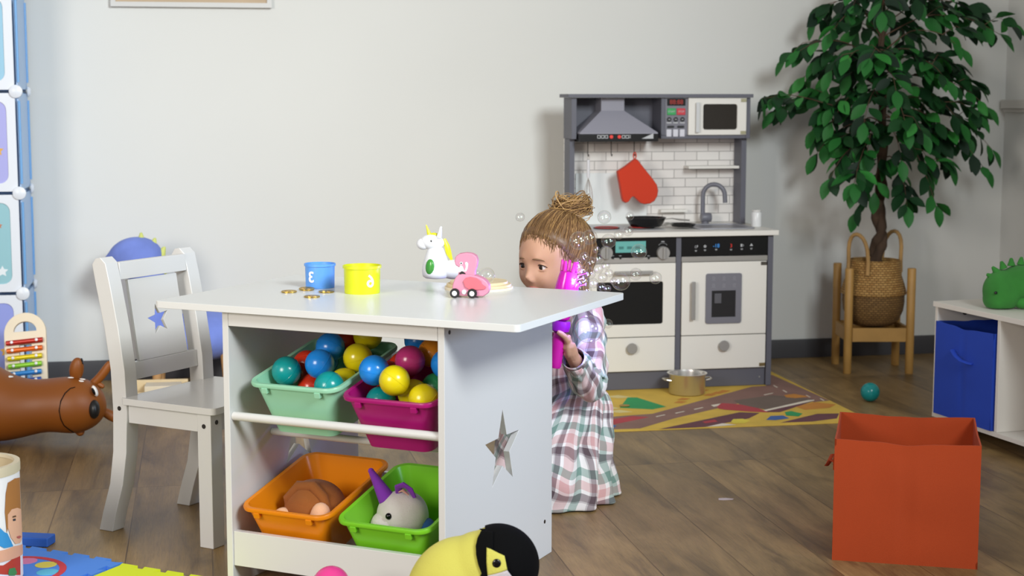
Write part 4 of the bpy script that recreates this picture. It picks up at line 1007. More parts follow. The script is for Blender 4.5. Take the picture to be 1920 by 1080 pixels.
b = B(); b.plate([(0, 0), (.088, 0), (.088, .045), (.0, .045)], .022, T=T_(0, 0, .022) @ Matrix.Rotation(-PI / 2, 4, 'X')); b.out('edge_strip', mat('foam_dark_blue', '#2459b4', .7), t, bevel=.003)

# ---------------------------------------------------------------- cardboard canister
q = at(-60, 870, 3.36); CR = .098
cz_h = at(33, 869, 3.36).z
t = thing('cardboard_canister', 'round cardboard toy canister printed with a child photo, in the bottom left corner', 'canister', (at(33, 869, 3.36).x - CR, 3.36, .0135), 0)
Hc = cz_h - .0135
b = B(); b.lathe([(CR - .006, .002), (CR - .002, 0), (CR - .002, Hc - .002), (CR - .001, Hc - .001), (CR, Hc), (CR - .010, Hc), (CR - .010, .004)], 64, cap=False); b.lathe([(0, .001), (CR - .003, .001), (CR - .003, .004), (0, .004)], 64)
b.out('tube', mat('cardboard', '#b8a888', .8), t)
b = B(); b.lathe([(CR - .0022, Hc - .018), (CR + .0008, Hc - .018), (CR + .0012, Hc - .002), (CR + .0005, Hc + .003), (CR - .011, Hc + .003), (CR - .011, Hc - .004)], 64, cap=False); b.out('rim', mat('rim_kraft', '#c8bca2', .6), t)
b = B(); b.lathe([(CR - .001, .004), (CR - .0008, Hc - .018)], 64, cap=False); b.out('label_sheet', mat('label_white', '#e8e6ea', .5), t)
b = B(); lvl = [0]
def cpatch(pts, col):
    lvl[0] += 1; b.use(mat('canister_print_%d' % lvl[0], col, .5))
    vs = [b.bm.verts.new((p_[0], 0, p_[1])) for p_ in pts]; es = [b.bm.edges.new((vs[i], vs[(i + 1) % len(vs)])) for i in range(len(vs))]
    b2 = bmesh.new(); vs2 = [b2.verts.new(v.co) for v in vs]; es2 = [b2.edges.new((vs2[i], vs2[(i + 1) % len(vs2)])) for i in range(len(vs2))]
    bmesh.ops.delete(b.bm, geom=vs, context='VERTS')
    bmesh.ops.triangle_fill(b2, use_beauty=True, use_dissolve=False, edges=es2, normal=(0, -1, 0))
    for _ in range(4):
        lg = [e for e in b2.edges if e.calc_length() > .008]
        if lg: bmesh.ops.subdivide_edges(b2, edges=lg, cuts=1); bmesh.ops.triangulate(b2, faces=b2.faces[:])
    rr_ = CR + .0002 + .00012 * lvl[0]; mp_ = {}
    for v in b2.verts:
        ang = v.co.x / CR; mp_[v] = b.bm.verts.new((rr_ * math.cos(ang), rr_ * math.sin(ang), v.co.z))
    for f in b2.faces: b.bm.faces.new([mp_[v] for v in f.verts]).material_index = b.mi
    b2.free()
def CP(x, y):   # photo pixel -> arc length round the tube and height
    xe = 33 + (y - 870) * .025; Rp = 85.0; c_ = max(-.999, min(.985, (x - (xe - Rp)) / Rp)); view = math.atan2(-3.36, -t.location.x)
    ang = view + math.asin(c_); P_ = at(x, y, 3.36 + CR * math.sin(ang)); return (ang * CR, P_.z - .0135)
cpatch([CP(*p_) for p_ in ((-20, 1075), (31, 1078), (31, 1040), (20, 1045), (0, 1060), (-20, 1060))], '#b83a28')
cpatch([CP(*p_) for p_ in ((10, 905), (22, 897), (32, 895), (33, 945), (34, 985), (30, 960), (22, 955), (14, 965), (7, 1000), (4, 960), (6, 925))], '#a8703c')
cpatch([CP(*p_) for p_ in ((9, 965), (16, 955), (26, 952), (35.5, 955), (36, 985), (36, 1008), (31, 1018), (22, 1020), (14, 1008), (9, 990))], '#e2ae92')
cpatch([CP(*p_) for p_ in ((-10, 985), (3, 998), (8, 1000), (14, 1014), (18, 1024), (2, 1028), (-12, 1020))], '#2f8fd0')
cpatch([CP(*p_) for p_ in ((-12, 1034), (5, 1030), (20, 1024), (36, 1020), (37, 1038), (22, 1046), (5, 1052), (-12, 1056))], '#dca488')
cpatch([CP(*p_) for p_ in ((17, 968), (23, 966), (24, 969), (17, 971))], '#6a4a34')
cpatch([CP(*p_) for p_ in ((17.5, 973), (22.5, 972), (23, 976), (18, 977))], '#3a3a44')
cpatch([CP(*p_) for p_ in ((24, 1006), (30, 1004), (33, 1006), (29, 1010), (25, 1009))], '#b8605c')
cpatch([CP(*p_) for p_ in ((8, 1075), (10, 1066), (20, 1064), (24, 1074), (20, 1079), (10, 1079))], '#3f8a50')
b.out('printed_photo', None, t, recalc=False)

# ---------------------------------------------------------------- black and yellow plush bird in front
PY = 2.86
pc = at(893, 1130, PY)
t = thing('plush_bird', 'black and yellow plush bird with round eye in front of the play table', 'plush toy', (pc.x, PY, 0), 0)
YP = plush('bird_yellow', '#cfc95c', .04); BP = mat('bird_black', '#060607', .95, bump=(420, .5, .001), spec=.15); GP = plush('bird_grey', '#c9c0c2', .04)
def eq(px, py): P_ = at(px, py, PY); return (P_.x - pc.x, P_.z)
hc = eq(934, 1059); HR = .0735; bc = eq(868, 1128)
b = B(); b.sph((hc[0], 0, hc[1]), (HR, .070, HR), 40); b.sph((bc[0], .01, bc[1]), (.108, .088, .120), 40); b.sph((hc[0] - .03, .005, hc[1] - .018), (.078, .074, .080), 32); b.sph((bc[0] + .02, .015, .075), (.10, .085, .074), 32)
bd = b.out('body', YP, t); rm = bd.modifiers.new('join', 'REMESH'); rm.mode = 'VOXEL'; rm.voxel_size = .0035; rm.use_smooth_shade = True; s_ = bd.modifiers.new('soft', 'SMOOTH'); s_.iterations = 8; s_.factor = .6
b = B(); b.sph((hc[0], 0, hc[1]), (HR + .0025, .0725, HR + .0025), 72)
ex = eq(908, 1000)[0]
bmesh.ops.bisect_plane(b.bm, geom=b.bm.verts[:] + b.bm.edges[:] + b.bm.faces[:], plane_co=(ex, 0, hc[1] + .05), plane_no=(-1, 0, .05), clear_outer=True)
o = b.out('hood', BP, t); s_ = o.modifiers.new('solid', 'SOLIDIFY'); s_.thickness = .004; s_.offset = -1
def ell(x, z, off=0):
    k = 1 - ((x - hc[0]) / (HR + off)) ** 2 - ((z - hc[1]) / (HR + off)) ** 2
    return -(.070 + off) * math.sqrt(max(k, 0.0004))
def epatch(name, poly, m, off):
    b = B(); vs = [b.bm.verts.new((p_[0], 0, p_[1])) for p_ in poly]; es = [b.bm.edges.new((vs[i], vs[(i + 1) % len(vs)])) for i in range(len(vs))]
    bmesh.ops.triangle_fill(b.bm, use_beauty=True, use_dissolve=False, edges=es, normal=(0, -1, 0))
    for _ in range(5):
        lg = [e for e in b.bm.edges if e.calc_length() > .005]
        if lg: bmesh.ops.subdivide_edges(b.bm, edges=lg, cuts=1); bmesh.ops.triangulate(b.bm, faces=b.bm.faces[:])
    for v in b.bm.verts: v.co.y = ell(v.co.x, v.co.z, off)
    o = b.out(name, m, t, ang=80); s_ = o.modifiers.new('solid', 'SOLIDIFY'); s_.thickness = .0025; s_.offset = 1; return o
epatch('hood_edge', [eq(*p_) for p_ in ((925, 990), (912, 989), (903, 992), (897, 1001), (894, 1012), (895, 1025), (899, 1040), (905, 1054), (901, 1062), (899, 1072), (898, 1090), (901, 1110), (925, 1120))], BP, .0032)
epatch('eye_patch', [eq(*p_) for p_ in ((914, 1011), (922, 1013), (946, 1023), (951, 1046), (940, 1050), (916, 1056), (914, 1035))], YP, .0060)
epatch('cheek', [eq(*p_) for p_ in ((916, 1056), (940, 1050), (951, 1047), (962, 1062), (970, 1072), (966, 1092), (950, 1110), (925, 1115), (914, 1090))], GP, .0060)
ec = eq(932, 1035.5); b = B(); b.sph((ec[0], ell(ec[0], ec[1], .0075), ec[1]), (.0082, .0035, .0096), 20); b.out('eye', EYE, t)
b = B(); tf = eq(912, 990); b.cone((tf[0] + .006, -.012, tf[1] - .004), (tf[0] - .012, -.014, tf[1] + .002), .006, .0008, 10); b.out('tuft', BP, t)
# pink ball beside it, raised off the floor with no support modelled
q = at(621, 1096, 3.03)
ball('pink', (q.x, 3.03, q.z), 'shiny pink ball at the foot of the play table, cut by the bottom edge', None, .0365)

# ---------------------------------------------------------------- orange fabric box
OF = Frame((.729, 3.547), -13.5)
def box_fabric(name, W, D, H, m, t, wav=.003):
    b = B(); nx, nz = 22, 16
    def wall(p0, p1, out_n, th=.004):
        p0, p1, n_ = Vector(p0), Vector(p1), Vector(out_n)
        vo = [[None] * (nz + 1) for _ in range(nx + 1)]; vi = [[None] * (nz + 1) for _ in range(nx + 1)]
        for i in range(nx + 1):
            for j in range(nz + 1):
                u_, v_ = i / nx, j / nz
                P_ = p0.lerp(p1, u_) + Vector((0, 0, H * v_))
                e_ = math.sin(PI * u_) * (math.sin(PI * v_) ** .5 if v_ < 1 else 0)
                k = noise.noise(P_ * 9 + n_ * 5) * wav * 2.2 * e_ + wav * .5 * e_
                k += -.0035 * math.exp(-((u_ - .5) / .025) ** 2) * e_
                sag = -.006 * math.sin(PI * u_) ** 2 * (v_ ** 8) * (1 + .7 * noise.noise(Vector((u_ * 5, n_.x * 3, n_.y))))
                P_ = P_ + n_ * k + Vector((0, 0, sag))
                vo[i][j] = b.bm.verts.new(P_); vi[i][j] = b.bm.verts.new(P_ - n_ * th)
        for i in range(nx):
            for j in range(nz):
                b.bm.faces.new((vo[i][j], vo[i + 1][j], vo[i + 1][j + 1], vo[i][j + 1])); b.bm.faces.new((vi[i][j + 1], vi[i + 1][j + 1], vi[i + 1][j], vi[i][j]))
            b.bm.faces.new((vo[i][nz], vo[i + 1][nz], vi[i + 1][nz], vi[i][nz])); b.bm.faces.new((vi[i][0], vi[i + 1][0], vo[i + 1][0], vo[i][0]))
        for j in range(nz):
            b.bm.faces.new((vo[0][j + 1], vi[0][j + 1], vi[0][j], vo[0][j])); b.bm.faces.new((vo[nx][j], vi[nx][j], vi[nx][j + 1], vo[nx][j + 1]))
    wall((0, 0, 0), (W, 0, 0), (0, -1, 0)); wall((W, 0, 0), (W, D, 0), (1, 0, 0)); wall((W, D, 0), (0, D, 0), (0, 1, 0)); wall((0, D, 0), (0, 0, 0), (-1, 0, 0))
    b.out('walls', m, t, ang=60)
    b = B(); b.bb(.005, W - .005, .005, D - .005, .001, .006); b.out('base', m, t)
    b = B()
    zz = H - .018
    for q0, q1 in (((0, 0), (W, 0)), ((W, 0), (W, D)), ((W, D), (0, D)), ((0, D), (0, 0))):
        pass
    return b
ORM = mat('orange_fabric', '#9c3603', .92, var=.03, bump=(700, .5, .0006))
t = thing('storage_box', 'open orange fabric storage box on the floor at the right front', 'storage box', OF.w(0, 0, 0), OF.a)
box_fabric('b', .319, .322, .281, ORM, t).bm.free()
b = B(); b.tube([(-.001, .12, .20), (-.012, .13, .203), (-.022, .15, .185), (-.021, .175, .182), (-.012, .20, .2), (-.001, .21, .2)], .006, 8, flat=.35); b.box((-.003, .12, .2), (.006, .03, .03)); b.out('pull_handle', ORM, t)

# ---------------------------------------------------------------- right shelf unit with blue box and plush
SF = Frame((1.329, 4.982), -71.5)
SH = .41; SW = mat('shelf_white', '#dcd8d0', .5)
t = thing('shelf_unit', 'low white shelf unit with cubbies at the right edge', 'shelf', SF.w(0, 0, 0), SF.a)
LW = .98; DP = .30
b = B(); b.bb(-.006, LW, -.004, DP, SH - .016, SH); b.out('top_board', SW, t, bevel=.001)
b = B(); b.bb(0, LW, 0, DP, .044, .058); b.out('bottom_board', SW, t, bevel=.001)
for x_ in (0, .325, .65, LW - .014):
    b = B(); b.bb(x_, x_ + .014, .001, DP - .001, .0585, SH - .0165); b.out('upright', SW, t, bevel=.001)
b = B(); b.bb(.0145, LW - .0145, DP - .012, DP - .006, .0585, SH - .0165); b.out('back_panel', SW, t)
b = B(); b.bb(.02, .06, .05, DP - .02, 0, .0435); b.bb(LW - .06, LW - .02, .05, DP - .02, 0, .0435); b.bb(.5, .54, .05, DP - .02, 0, .0435); b.out('foot', MBLACK, t)
b = B(); b.cone((.0142, .1, .375), (.0158, .1, .375), .010, n=20); b.out('screw_cap', SCREW, t)
BLM = mat('blue_fabric', '#1740b0', .8, var=.03, bump=(700, .5, .0006))
t2 = thing('storage_box', 'royal blue fabric box with a pull loop in the white shelf unit', 'storage box', SF.w(.0165, -.006, .0590), SF.a)
box_fabric('b', .300, .285, .292, BLM, t2, .002).bm.free()
b = B(); b.tube([(.10, -.004, .215), (.11, -.010, .213), (.135, -.016, .202), (.165, -.016, .192), (.19, -.010, .188), (.205, -.004, .187)], .0075, 8, flat=.35); b.out('pull_loop', BLM, t2)
# green dinosaur plush on the shelf
GD = plush('dino_green', '#337f30', .2)
gd = SF.loc(G(1900, 584, SH)); base = SF.w(gd.x, .12, SH)
gq = G(1895, 580, SH + .001)
t = thing('plush_dinosaur', 'green plush dinosaur on top of the white shelf unit, cut by the right edge', 'plush toy', (gq.x, gq.y + .03, SH), 0)
GY = t.location.y
def gp(px, py, dy=0): P_ = at(px, py, GY + dy); return (P_.x - t.location.x, dy, P_.z - SH)
b = B(); b.sph(gp(1880, 545), (.060, .060, .064), 28); b.sph(gp(1868, 560), (.040, .05, .040), 24); b.sph(gp(1915, 530), (.07, .065, .055), 24); b.sph(gp(1955, 537, .01), (.085, .075, .074), 24)
for v in b.bm.verts: v.co.z = max(v.co.z, .002)
bd = b.out('body', GD, t); rm = bd.modifiers.new('join', 'REMESH'); rm.mode = 'VOXEL'; rm.voxel_size = .004; rm.use_smooth_shade = True; sm = bd.modifiers.new('soft', 'SMOOTH'); sm.iterations = 6
b = B(); b.sph(gp(1867, 549, -.052), .0048, 12); b.out('eye', EYE, t)
for px, py, a in ((1852, 515, -1.0), (1862, 502, -.7), (1878, 492, -.35), (1896, 486, -.05), (1915, 484, .05), (1935, 484, .2)):
    b = B(); p_ = Vector(gp(px, py)); d_ = Vector((math.sin(a), 0, math.cos(a))); b.cone(p_ - d_ * .02, p_ + d_ * .004, .013, .004, 10); b.out('spike', GD, t, bevel=.002)
b = B(); _g = gp(1918, 572, -.02); b.sph((_g[0], _g[1], .023), (.03, .03, .022), 16); b.out('foot', GD, t)
# scrap of paper on the floor
q = G(1361, 936)
b = B(); b.plate([(-.020, -.008), (-.008, -.012), (.016, -.007), (.021, .002), (.002, .011), (-.018, .008)], .0008, T=T_(0, 0, .0009) @ Matrix.Rotation(-PI / 2, 4, 'X')); o = b.out('paper_scrap', mat('paper', '#b8aaa8', .8)); tag(o, 'tiny pale paper scrap on the bare wooden floor', 'paper', None, (q.x, q.y, 0))

# ---------------------------------------------------------------- plant stand, basket and fig tree
f1, f2, f3, f4 = G(1588, 700), G(1704, 700), G(1566, 682), G(1678, 684)
cen = (f1 + f2 + f3 + f4) / 4
saz = math.atan2(f2.y - f1.y, f2.x - f1.x)
STW = mat('bamboo', '#b08748', .5, var=.1, bump=(60, .2, .001))
t = thing('plant_stand', 'four-legged wooden plant stand holding the woven basket', 'plant stand', (cen.x, cen.y, 0), 0)
LH = []
for fp_, ty in ((f1, 503), (f2, 503), (f3, 493), (f4, 493)):
    h = at(960, ty, fp_.y).z
    b = B(); x, y = fp_.x - cen.x, fp_.y - cen.y; b.lathe([(0, 0), (.0145, 0), (.0155, .002), (.0165, h - .003), (.0145, h), (0, h)], 20, c=(x, y, 0)); b.out('leg', STW, t)
zr = at(960, 620, f1.y).z
L_ = [(f.x - cen.x, f.y - cen.y) for f in (f1, f2, f4, f3)]
for i, (a, c) in enumerate(((0, 2), (1, 3))):
    A_, C_ = Vector((*L_[a], 0)), Vector((*L_[c], 0)); d = (C_ - A_); an = math.atan2(d.y, d.x); m_ = (A_ + C_) / 2
    b = B(); b.box((m_.x, m_.y, zr - .012 + (.0 if i else .0)), (d.length - .03, .03, .024 if i else .022), (0, 0, an)); b.out('cross_bar', STW, t, bevel=.001) if i else b.out('cross_bar', STW, t, bevel=.001)
for a, c in ((0, 1), (3, 2), (0, 3), (1, 2)):
    A_, C_ = Vector((*L_[a], 0)), Vector((*L_[c], 0)); d = (C_ - A_); an = math.atan2(d.y, d.x); m_ = (A_ + C_) / 2
    b = B(); b.box((m_.x, m_.y, zr - .016), (d.length - .032, .014, .052), (0, 0, an)); b.out('side_rail', STW, t, bevel=.001)
# basket
def basket_mat(n, c1, c2):
    m = NT(n); v = m.coords('Object', scale=(1, 1, 1)); 
    tc = m.node('ShaderNodeSeparateXYZ'); m.link(v, tc.inputs[0])
    an = m.math('ARCTAN2', tc.outputs['Y'], tc.outputs['X'])
    cm = m.node('ShaderNodeCombineXYZ'); m.link(m.math('MULTIPLY', an, .115), cm.inputs['X']); m.link(tc.outputs['Z'], cm.inputs['Y'])
    br = m.node('ShaderNodeTexBrick', offset=.5); m.link(cm.outputs[0], br.inputs['Vector'])
    for k, q in (('Color1', lin(c1)), ('Color2', lin(c2)), ('Mortar', tuple(x * .45 for x in lin(c2)[:3]) + (1,)), ('Scale', 1), ('Mortar Size', .0016), ('Mortar Smooth', .8), ('Brick Width', .017), ('Row Height', .0085)): br.inputs[k].default_value = q
    m.link(br.outputs['Color'], m.b.inputs['Base Color']); m.b.inputs['Roughness'].default_value = .75
    m.bump(m.math('SUBTRACT', 1.0, br.outputs['Fac']), .9, .004); return m.m
BM1, BM2 = basket_mat('seagrass_light', '#c39a5a', '#a87c40'), basket_mat('seagrass_dark', '#8f6c3c', '#7a5a30')
zb = zr + .0115; bz = lambda py: at(960, py, cen.y).z - zb
wq = lambda px: abs(at(px, 540, cen.y).x - cen.x)
t = thing('woven_basket', 'woven seagrass basket with two rope handles on the wooden stand', 'basket', (cen.x, cen.y, zb), 0)
h1, h2 = bz(548), bz(487)
b = B(); b.lathe([(0, 0), (.075, .0), (.098, .02), (.113, .055), (.118, .09), (.117, h1)], 48, cap=False); b.out('lower_body', BM2, t, ang=60)
b = B(); b.lathe([(.116, h1 - .006), (.124, h1 - .003), (.125, h1 + .003), (.116, h1 + .035), (.104, h1 + .07), (.098, h2 - .01), (.098, h2), (.094, h2 + .002), (.091, h2 - .004), (.096, h1 + .07), (.107, h1 + .02), (.108, h1 - .005)], 48, cap=False); b.out('upper_body', BM1, t, ang=60)
b = B(); b.lathe([(0, h2 - .05), (.095, h2 - .045)], 32, cap=False); b.out('soil', mat('moss_soil', '#4a3826', .9, bump=(60, 1, .01)), t)
ROPE = mat('rope', '#a98552', .8, var=.25, bump=(90, .8, .003))
for sx, a in ((-1, math.radians(222)), (1, math.radians(38))):
    tn = Vector((-math.sin(a), math.cos(a), 0)); o_r = Vector((math.cos(a), math.sin(a), 0))
    pts = [o_r * .104 + tn * -.045 + Vector((0, 0, h2 - .05))]
    for k in range(11):
        u_ = k / 10; pts.append(o_r * (.102 + .015 * math.sin(PI * u_)) + tn * (-.045 * math.cos(PI * u_)) + Vector((0, 0, h2 + .0 + .105 * math.sin(PI * u_) ** .7)))
    pts.append(o_r * .104 + tn * .045 + Vector((0, 0, h2 - .05)))
    b = B(); b.tube(pts, .0075, 10); b.out('rope_handle', ROPE, t)
# fig tree
random.seed(21)
TRY = cen.y
tz0 = zb + h2 - .045
t = thing('fig_tree', 'tall artificial weeping fig with dark green leaves in the woven basket', 'potted tree', (cen.x, cen.y, tz0), 0)
O3 = Vector(t.location)
def tp(px, py, dy=0): P_ = at(px, py, TRY + dy); return P_ - O3
trunk_px = [(1643, 500), (1644, 470), (1652, 440), (1647, 400), (1652, 360), (1651, 320), (1656, 270), (1655, 200), (1650, 120), (1655, 40), (1652, -60)]
tpts = [tp(*p_) for p_ in trunk_px]; tpts[0].z = 0
b = B()
def spl(pts, n):
    out = []
    for i in range(len(pts) - 1):
        p0 = pts[max(0, i - 1)]; p1 = pts[i]; p2 = pts[i + 1]; p3 = pts[min(len(pts) - 1, i + 2)]
        for k in range(n):
            s_ = k / n; out.append(.5 * ((2 * p1) + (p2 - p0) * s_ + (2 * p0 - 5 * p1 + 4 * p2 - p3) * s_ * s_ + (3 * p1 - p0 - 3 * p2 + p3) * s_ ** 3))
    out.append(pts[-1]); return out
sp_ = spl(tpts, 5); n_ = len(sp_)
for ph in (0, PI):
    tw = []
    for i, p_ in enumerate(sp_):
        a = ph + i * .42; f = max(0, 1 - i / n_); r = .012 * f + .003; tw.append(p_ + Vector((math.cos(a) * r, math.sin(a) * r, 0)))
    b.tube(tw, [(.021 * (1 - .75 * i / n_)) * (1 + .12 * math.sin(i * 1.7 + ph)) for i in range(n_)], 12)
BARK = mat('bark', '#4a382a', .9, var=.25, bump=(35, 1, .006)); b.out('trunk', BARK, t, ang=70)
# branches: ends measured from the picture, each at its own depth
ends = [(1430, 185, -.10, 250), (1470, 205, .05, 240), (1500, 95, -.05, 130), (1545, 20, .05, 60), (1530, 290, .02, 250), (1555, 335, -.12, 260), (1600, 350, -.18, 250), (1500, 150, .15, 160), (1590, 110, -.25, 150), (1650, 110, -.30, 150),
        (1700, 375, -.05, 290), (1755, 385, -.10, 200), (1740, 330, .08, 210), (1845, 315, -.05, 190), (1860, 280, .08, 180), (1850, 200, -.08, 150), (1820, 160, .06, 120), (1875, 65, -.05, 60), (1840, 30, .1, 40), (1800, 90, -.15, 90), (1775, 150, -.2, 120), (1700, 240, -.25, 180),
        (1720, 0, -.1, 0), (1760, 20, .1, 20), (1600, 10, -.1, 10), (1660, 20, -.2, 20), (1620, 230, -.25, 190), (1560, 230, -.1, 180), (1580, 300, .1, 220), (1680, 170, -.3, 160), (1610, 60, .15, 60), (1700, 80, .15, 70), (1640, 360, -.05, 300), (1750, 250, .15, 180), (1800, 230, -.1, 170), (1560, 60, -.15, 60),
        (1780, 310, .0, 230), (1540, 200, .0, 160), (1620, 150, -.1, 150), (1730, 120, -.1, 120), (1600, -40, 0, -20), (1720, -50, 0, -30), (1690, 300, -.18, 240), (1625, 290, -.15, 230)]
random.shuffle(ends)
bb_ = B(); lf = B()
LM_ = []
for i, (c, r) in enumerate((('#1a4a22', .45), ('#256a2c', .42), ('#123a1c', .48), ('#37883a', .42), ('#1a3022', .5))):
    m = NT('leaf_%d' % i); m.b.inputs['Base Color'].default_value = lin(c); m.b.inputs['Roughness'].default_value = r + .12; m.b.inputs['Specular IOR Level'].default_value = .3
    s = m.node('ShaderNodeBsdfTranslucent'); s.inputs['Color'].default_value = lin(c); x = m.node('ShaderNodeMixShader'); x.inputs[0].default_value = .12
    m.link(m.b.outputs[0], x.inputs[1]); m.link(s.outputs[0], x.inputs[2]); m.link(x.outputs[0], m.out.inputs['Surface']); LM_.append(m.m)
def leaf(P_, d, up, L, W):
    d = d.normalized(); s_ = d.cross(up)
    if s_.length < .01: s_ = d.orthogonal()
    s_.normalize(); n_ = s_.cross(d).normalized()
    bw = (0, .35, .85, 1.0, .85, .45, 0); rows = []
    for k, f in enumerate((0, .12, .32, .5, .7, .88, 1)):
        ce = P_ + d * L * f - n_ * (.16 * L * f * f); w_ = W / 2 * bw[k]
        if w_ < 1e-6: rows.append([lf.bm.verts.new(ce)])
        else: rows.append([lf.bm.verts.new(ce - s_ * w_ + n_ * w_ * .28), lf.bm.verts.new(ce), lf.bm.verts.new(ce + s_ * w_ + n_ * w_ * .28)])
    for a, c in zip(rows, rows[1:]):
        if len(a) == 1: fs = [(a[0], c[0], c[1]), (a[0], c[1], c[2])]
        elif len(c) == 1: fs = [(a[0], c[0], a[1]), (a[1], c[0], a[2])]
        else: fs = [(a[0], c[0], c[1], a[1]), (a[1], c[1], c[2], a[2])]
        for q in fs: lf.bm.faces.new(q).material_index = lf.mi
    return
def sprig(pts, n, rad=.003, spread=1.0):
    bb_.tube(pts, [rad * (1 - .7 * i / (len(pts) - 1)) for i in range(len(pts))], 6)
    L = len(pts) - 1
    for k in range(n):
        f = .22 + .78 * (k + random.random() * .5) / n; x = min(f, .999) * L; i = int(x); P_ = pts[i].lerp(pts[i + 1], x - i); d = (pts[i + 1] - pts[i]).normalized()
        sd = d.cross(Vector((0, 0, 1)));
        if sd.length < .05: sd = Vector((random.uniform(-1, 1), random.uniform(-1, 1), 0))
        sd.normalize(); s_ = 1 if k % 2 else -1
        dr = (d * random.uniform(.3, .8) + sd * s_ * random.uniform(.5, 1.0) * spread + Vector((random.uniform(-.3, .3), random.uniform(-.45, .15), random.uniform(-.75, .05)))).normalized()
        lf.use(LM_[random.choices((0, 1, 2, 3, 4), (5, 3, 5, 1.6, 3))[0]])
        up = Vector((random.uniform(-.5, .5), random.uniform(-.9, .2), random.uniform(.3, 1)))
        Ls = random.uniform(.070, .098); leaf(P_ + dr * .008, dr, up, Ls, Ls * random.uniform(.46, .56))
    lf.use(LM_[1]); d = (pts[-1] - pts[-2]).normalized(); leaf(pts[-1], (d + Vector((0, -.1, -.3))).normalized(), Vector((0, -.5, 1)), .085, .042)
for (px, py, dy, ty) in ends:
    E_ = tp(px, py, dy); S_ = tp(1653, ty + 10, 0)
    md = S_.lerp(E_, .5) + Vector((0, 0, .06 + .03 * random.random())); 
    base_pts = [S_, S_.lerp(md, .6) + Vector((0, 0, .02)), md, md.lerp(E_, .55) + Vector((0, 0, .02)), E_]
    pts = spl(base_pts, 3); L_b = (E_ - S_).length
    sprig(pts, int(6 + L_b * 19))
    for _ in range(1 + int(L_b * 3.2)):
        i = random.randint(4, len(pts) - 3); d = Vector((random.uniform(-1, 1) * .6 + (E_ - S_).normalized().x, random.uniform(-.9, .7), random.uniform(-.7, .5))).normalized(); l = random.uniform(.07, .13)
        if (pts[i] + d * l).y + O3.y > WF.o.y + .15: d.y = -abs(d.y)
        sprig([pts[i], pts[i] + d * l * .5 + Vector((0, 0, .015)), pts[i] + d * l + Vector((0, 0, -.02))], 6, .0016)
# keep leaves off the toy kitchen and the wall
for bm_ in (lf.bm, bb_.bm):
    for v in bm_.verts:
        q_ = KF.loc(v.co + O3)
        if q_.x < .045 and q_.z < 1.12: v.co += KF.ex * (.045 - q_.x)
wy = lambda x: (x + O3.x) * math.tan(WF.a) + 6.17 - O3.y
for bm_ in (lf.bm, bb_.bm):
    for v in bm_.verts:
        lim = wy(v.co.x) - .02
        if v.co.y > lim: v.co.y = lim - (v.co.y - lim) * .3
bb_.out('branches', mat('twig', '#5a4232', .8), t)
lf.out('foliage', None, t, recalc=False, ang=60)
# ---------------------------------------------------------------- the child
random.seed(5)
CO = Vector((.150, 4.155, 0))
child = thing('person', 'small child with blond topknot in a checked dress kneeling behind the table with a toy', 'person', CO, 0)
def cq2(px, py, Y): return at(px, py, Y) - CO
SK = NT('child_skin'); SK.b.inputs['Base Color'].default_value = lin('#c4977c'); SK.b.inputs['Roughness'].default_value = .55
SK.b.inputs['Subsurface Weight'].default_value = .15; SK.b.inputs['Subsurface Radius'].default_value = (1, .35, .2); SK.b.inputs['Subsurface Scale'].default_value = .008
HYAW = math.radians(-45)
HC = cq2(1042, 478, 4.12)
HM = Matrix.Translation(HC) @ Matrix.Rotation(HYAW, 4, 'Z') @ Matrix.Rotation(math.radians(2), 4, 'X')
AX, AYF, AYB, AZ = .085, .100, .118, .112
FEAT = [((.040, -.074, -.055), .030, (.004, -.008, -.002)), ((.026, -.094, .002), .015, (0, -.0045, -.001)), ((.031, -.092, -.021), .0155, (0, .0105, 0)),
        ((.0085, -.100, -.056), .0064, (.0020, -.0055, .0)), ((.020, -.088, -.083), .012, (.001, .001, 0)), ((.074, -.02, .01), .03, (-.003, 0, 0))]
MID = [((0, -.098, -.026), .0095, (0, -.0040, 0)), ((0, -.098, -.040), .0095, (0, -.0080, 0)), ((0, -.098, -.052), .0115, (0, -.0165, .003)), ((0, -.094, -.078), .015, (0, -.0075, 0)), ((0, -.080, -.105), .020, (0, -.010, 0)), ((0, -.095, .05), .045, (0, -.002, 0))]
def head_pt(d, k=1.0, feat=True):
    x, y, z = d.x * AX, d.y * (AYF if d.y < 0 else AYB), d.z * AZ
    t_ = smoothstep(.01, .115, -z)
    if d.z < 0 and y < 0:      # full toddler cheeks: the lower face is squarer than a ball
        h = math.sqrt(max(1e-6, 1 - d.z * d.z)); az_ = min(.985, -d.z); h2 = (1 - az_ ** 2.7) ** (1 / 2.7)
        kf = 1 + (min(1.5, h2 / max(h, .2)) - 1) * smoothstep(0, .05, -y); x *= kf; y *= kf
    x *= 1 - .20 * t_; y *= (1 - .04 * t_) if y < 0 else (1 - .45 * t_)
    if y < 0: x *= 1 + .06 * smoothstep(0, .06, -y) * (1 - abs(d.z))
    p = Vector((x, y, z)) * k
    if feat:
        for c, s, v in MID:
            w_ = math.exp(-(p - Vector(c)).length_squared / (s * s)); p = p + Vector(v) * w_
        for c, s, v in FEAT:
            for sg in (-1, 1):
                cc = Vector((c[0] * sg, c[1], c[2])); w_ = math.exp(-(p - cc).length_squared / (s * s)); p = p + Vector((v[0] * sg, v[1], v[2])) * w_
    return p
b = B()
q = bmesh.ops.create_uvsphere(b.bm, u_segments=120, v_segments=90, radius=1)
for v in q['verts']:
    d = v.co.normalized(); v.co = head_pt(d)
bmesh.ops.transform(b.bm, matrix=HM, verts=q['verts'])
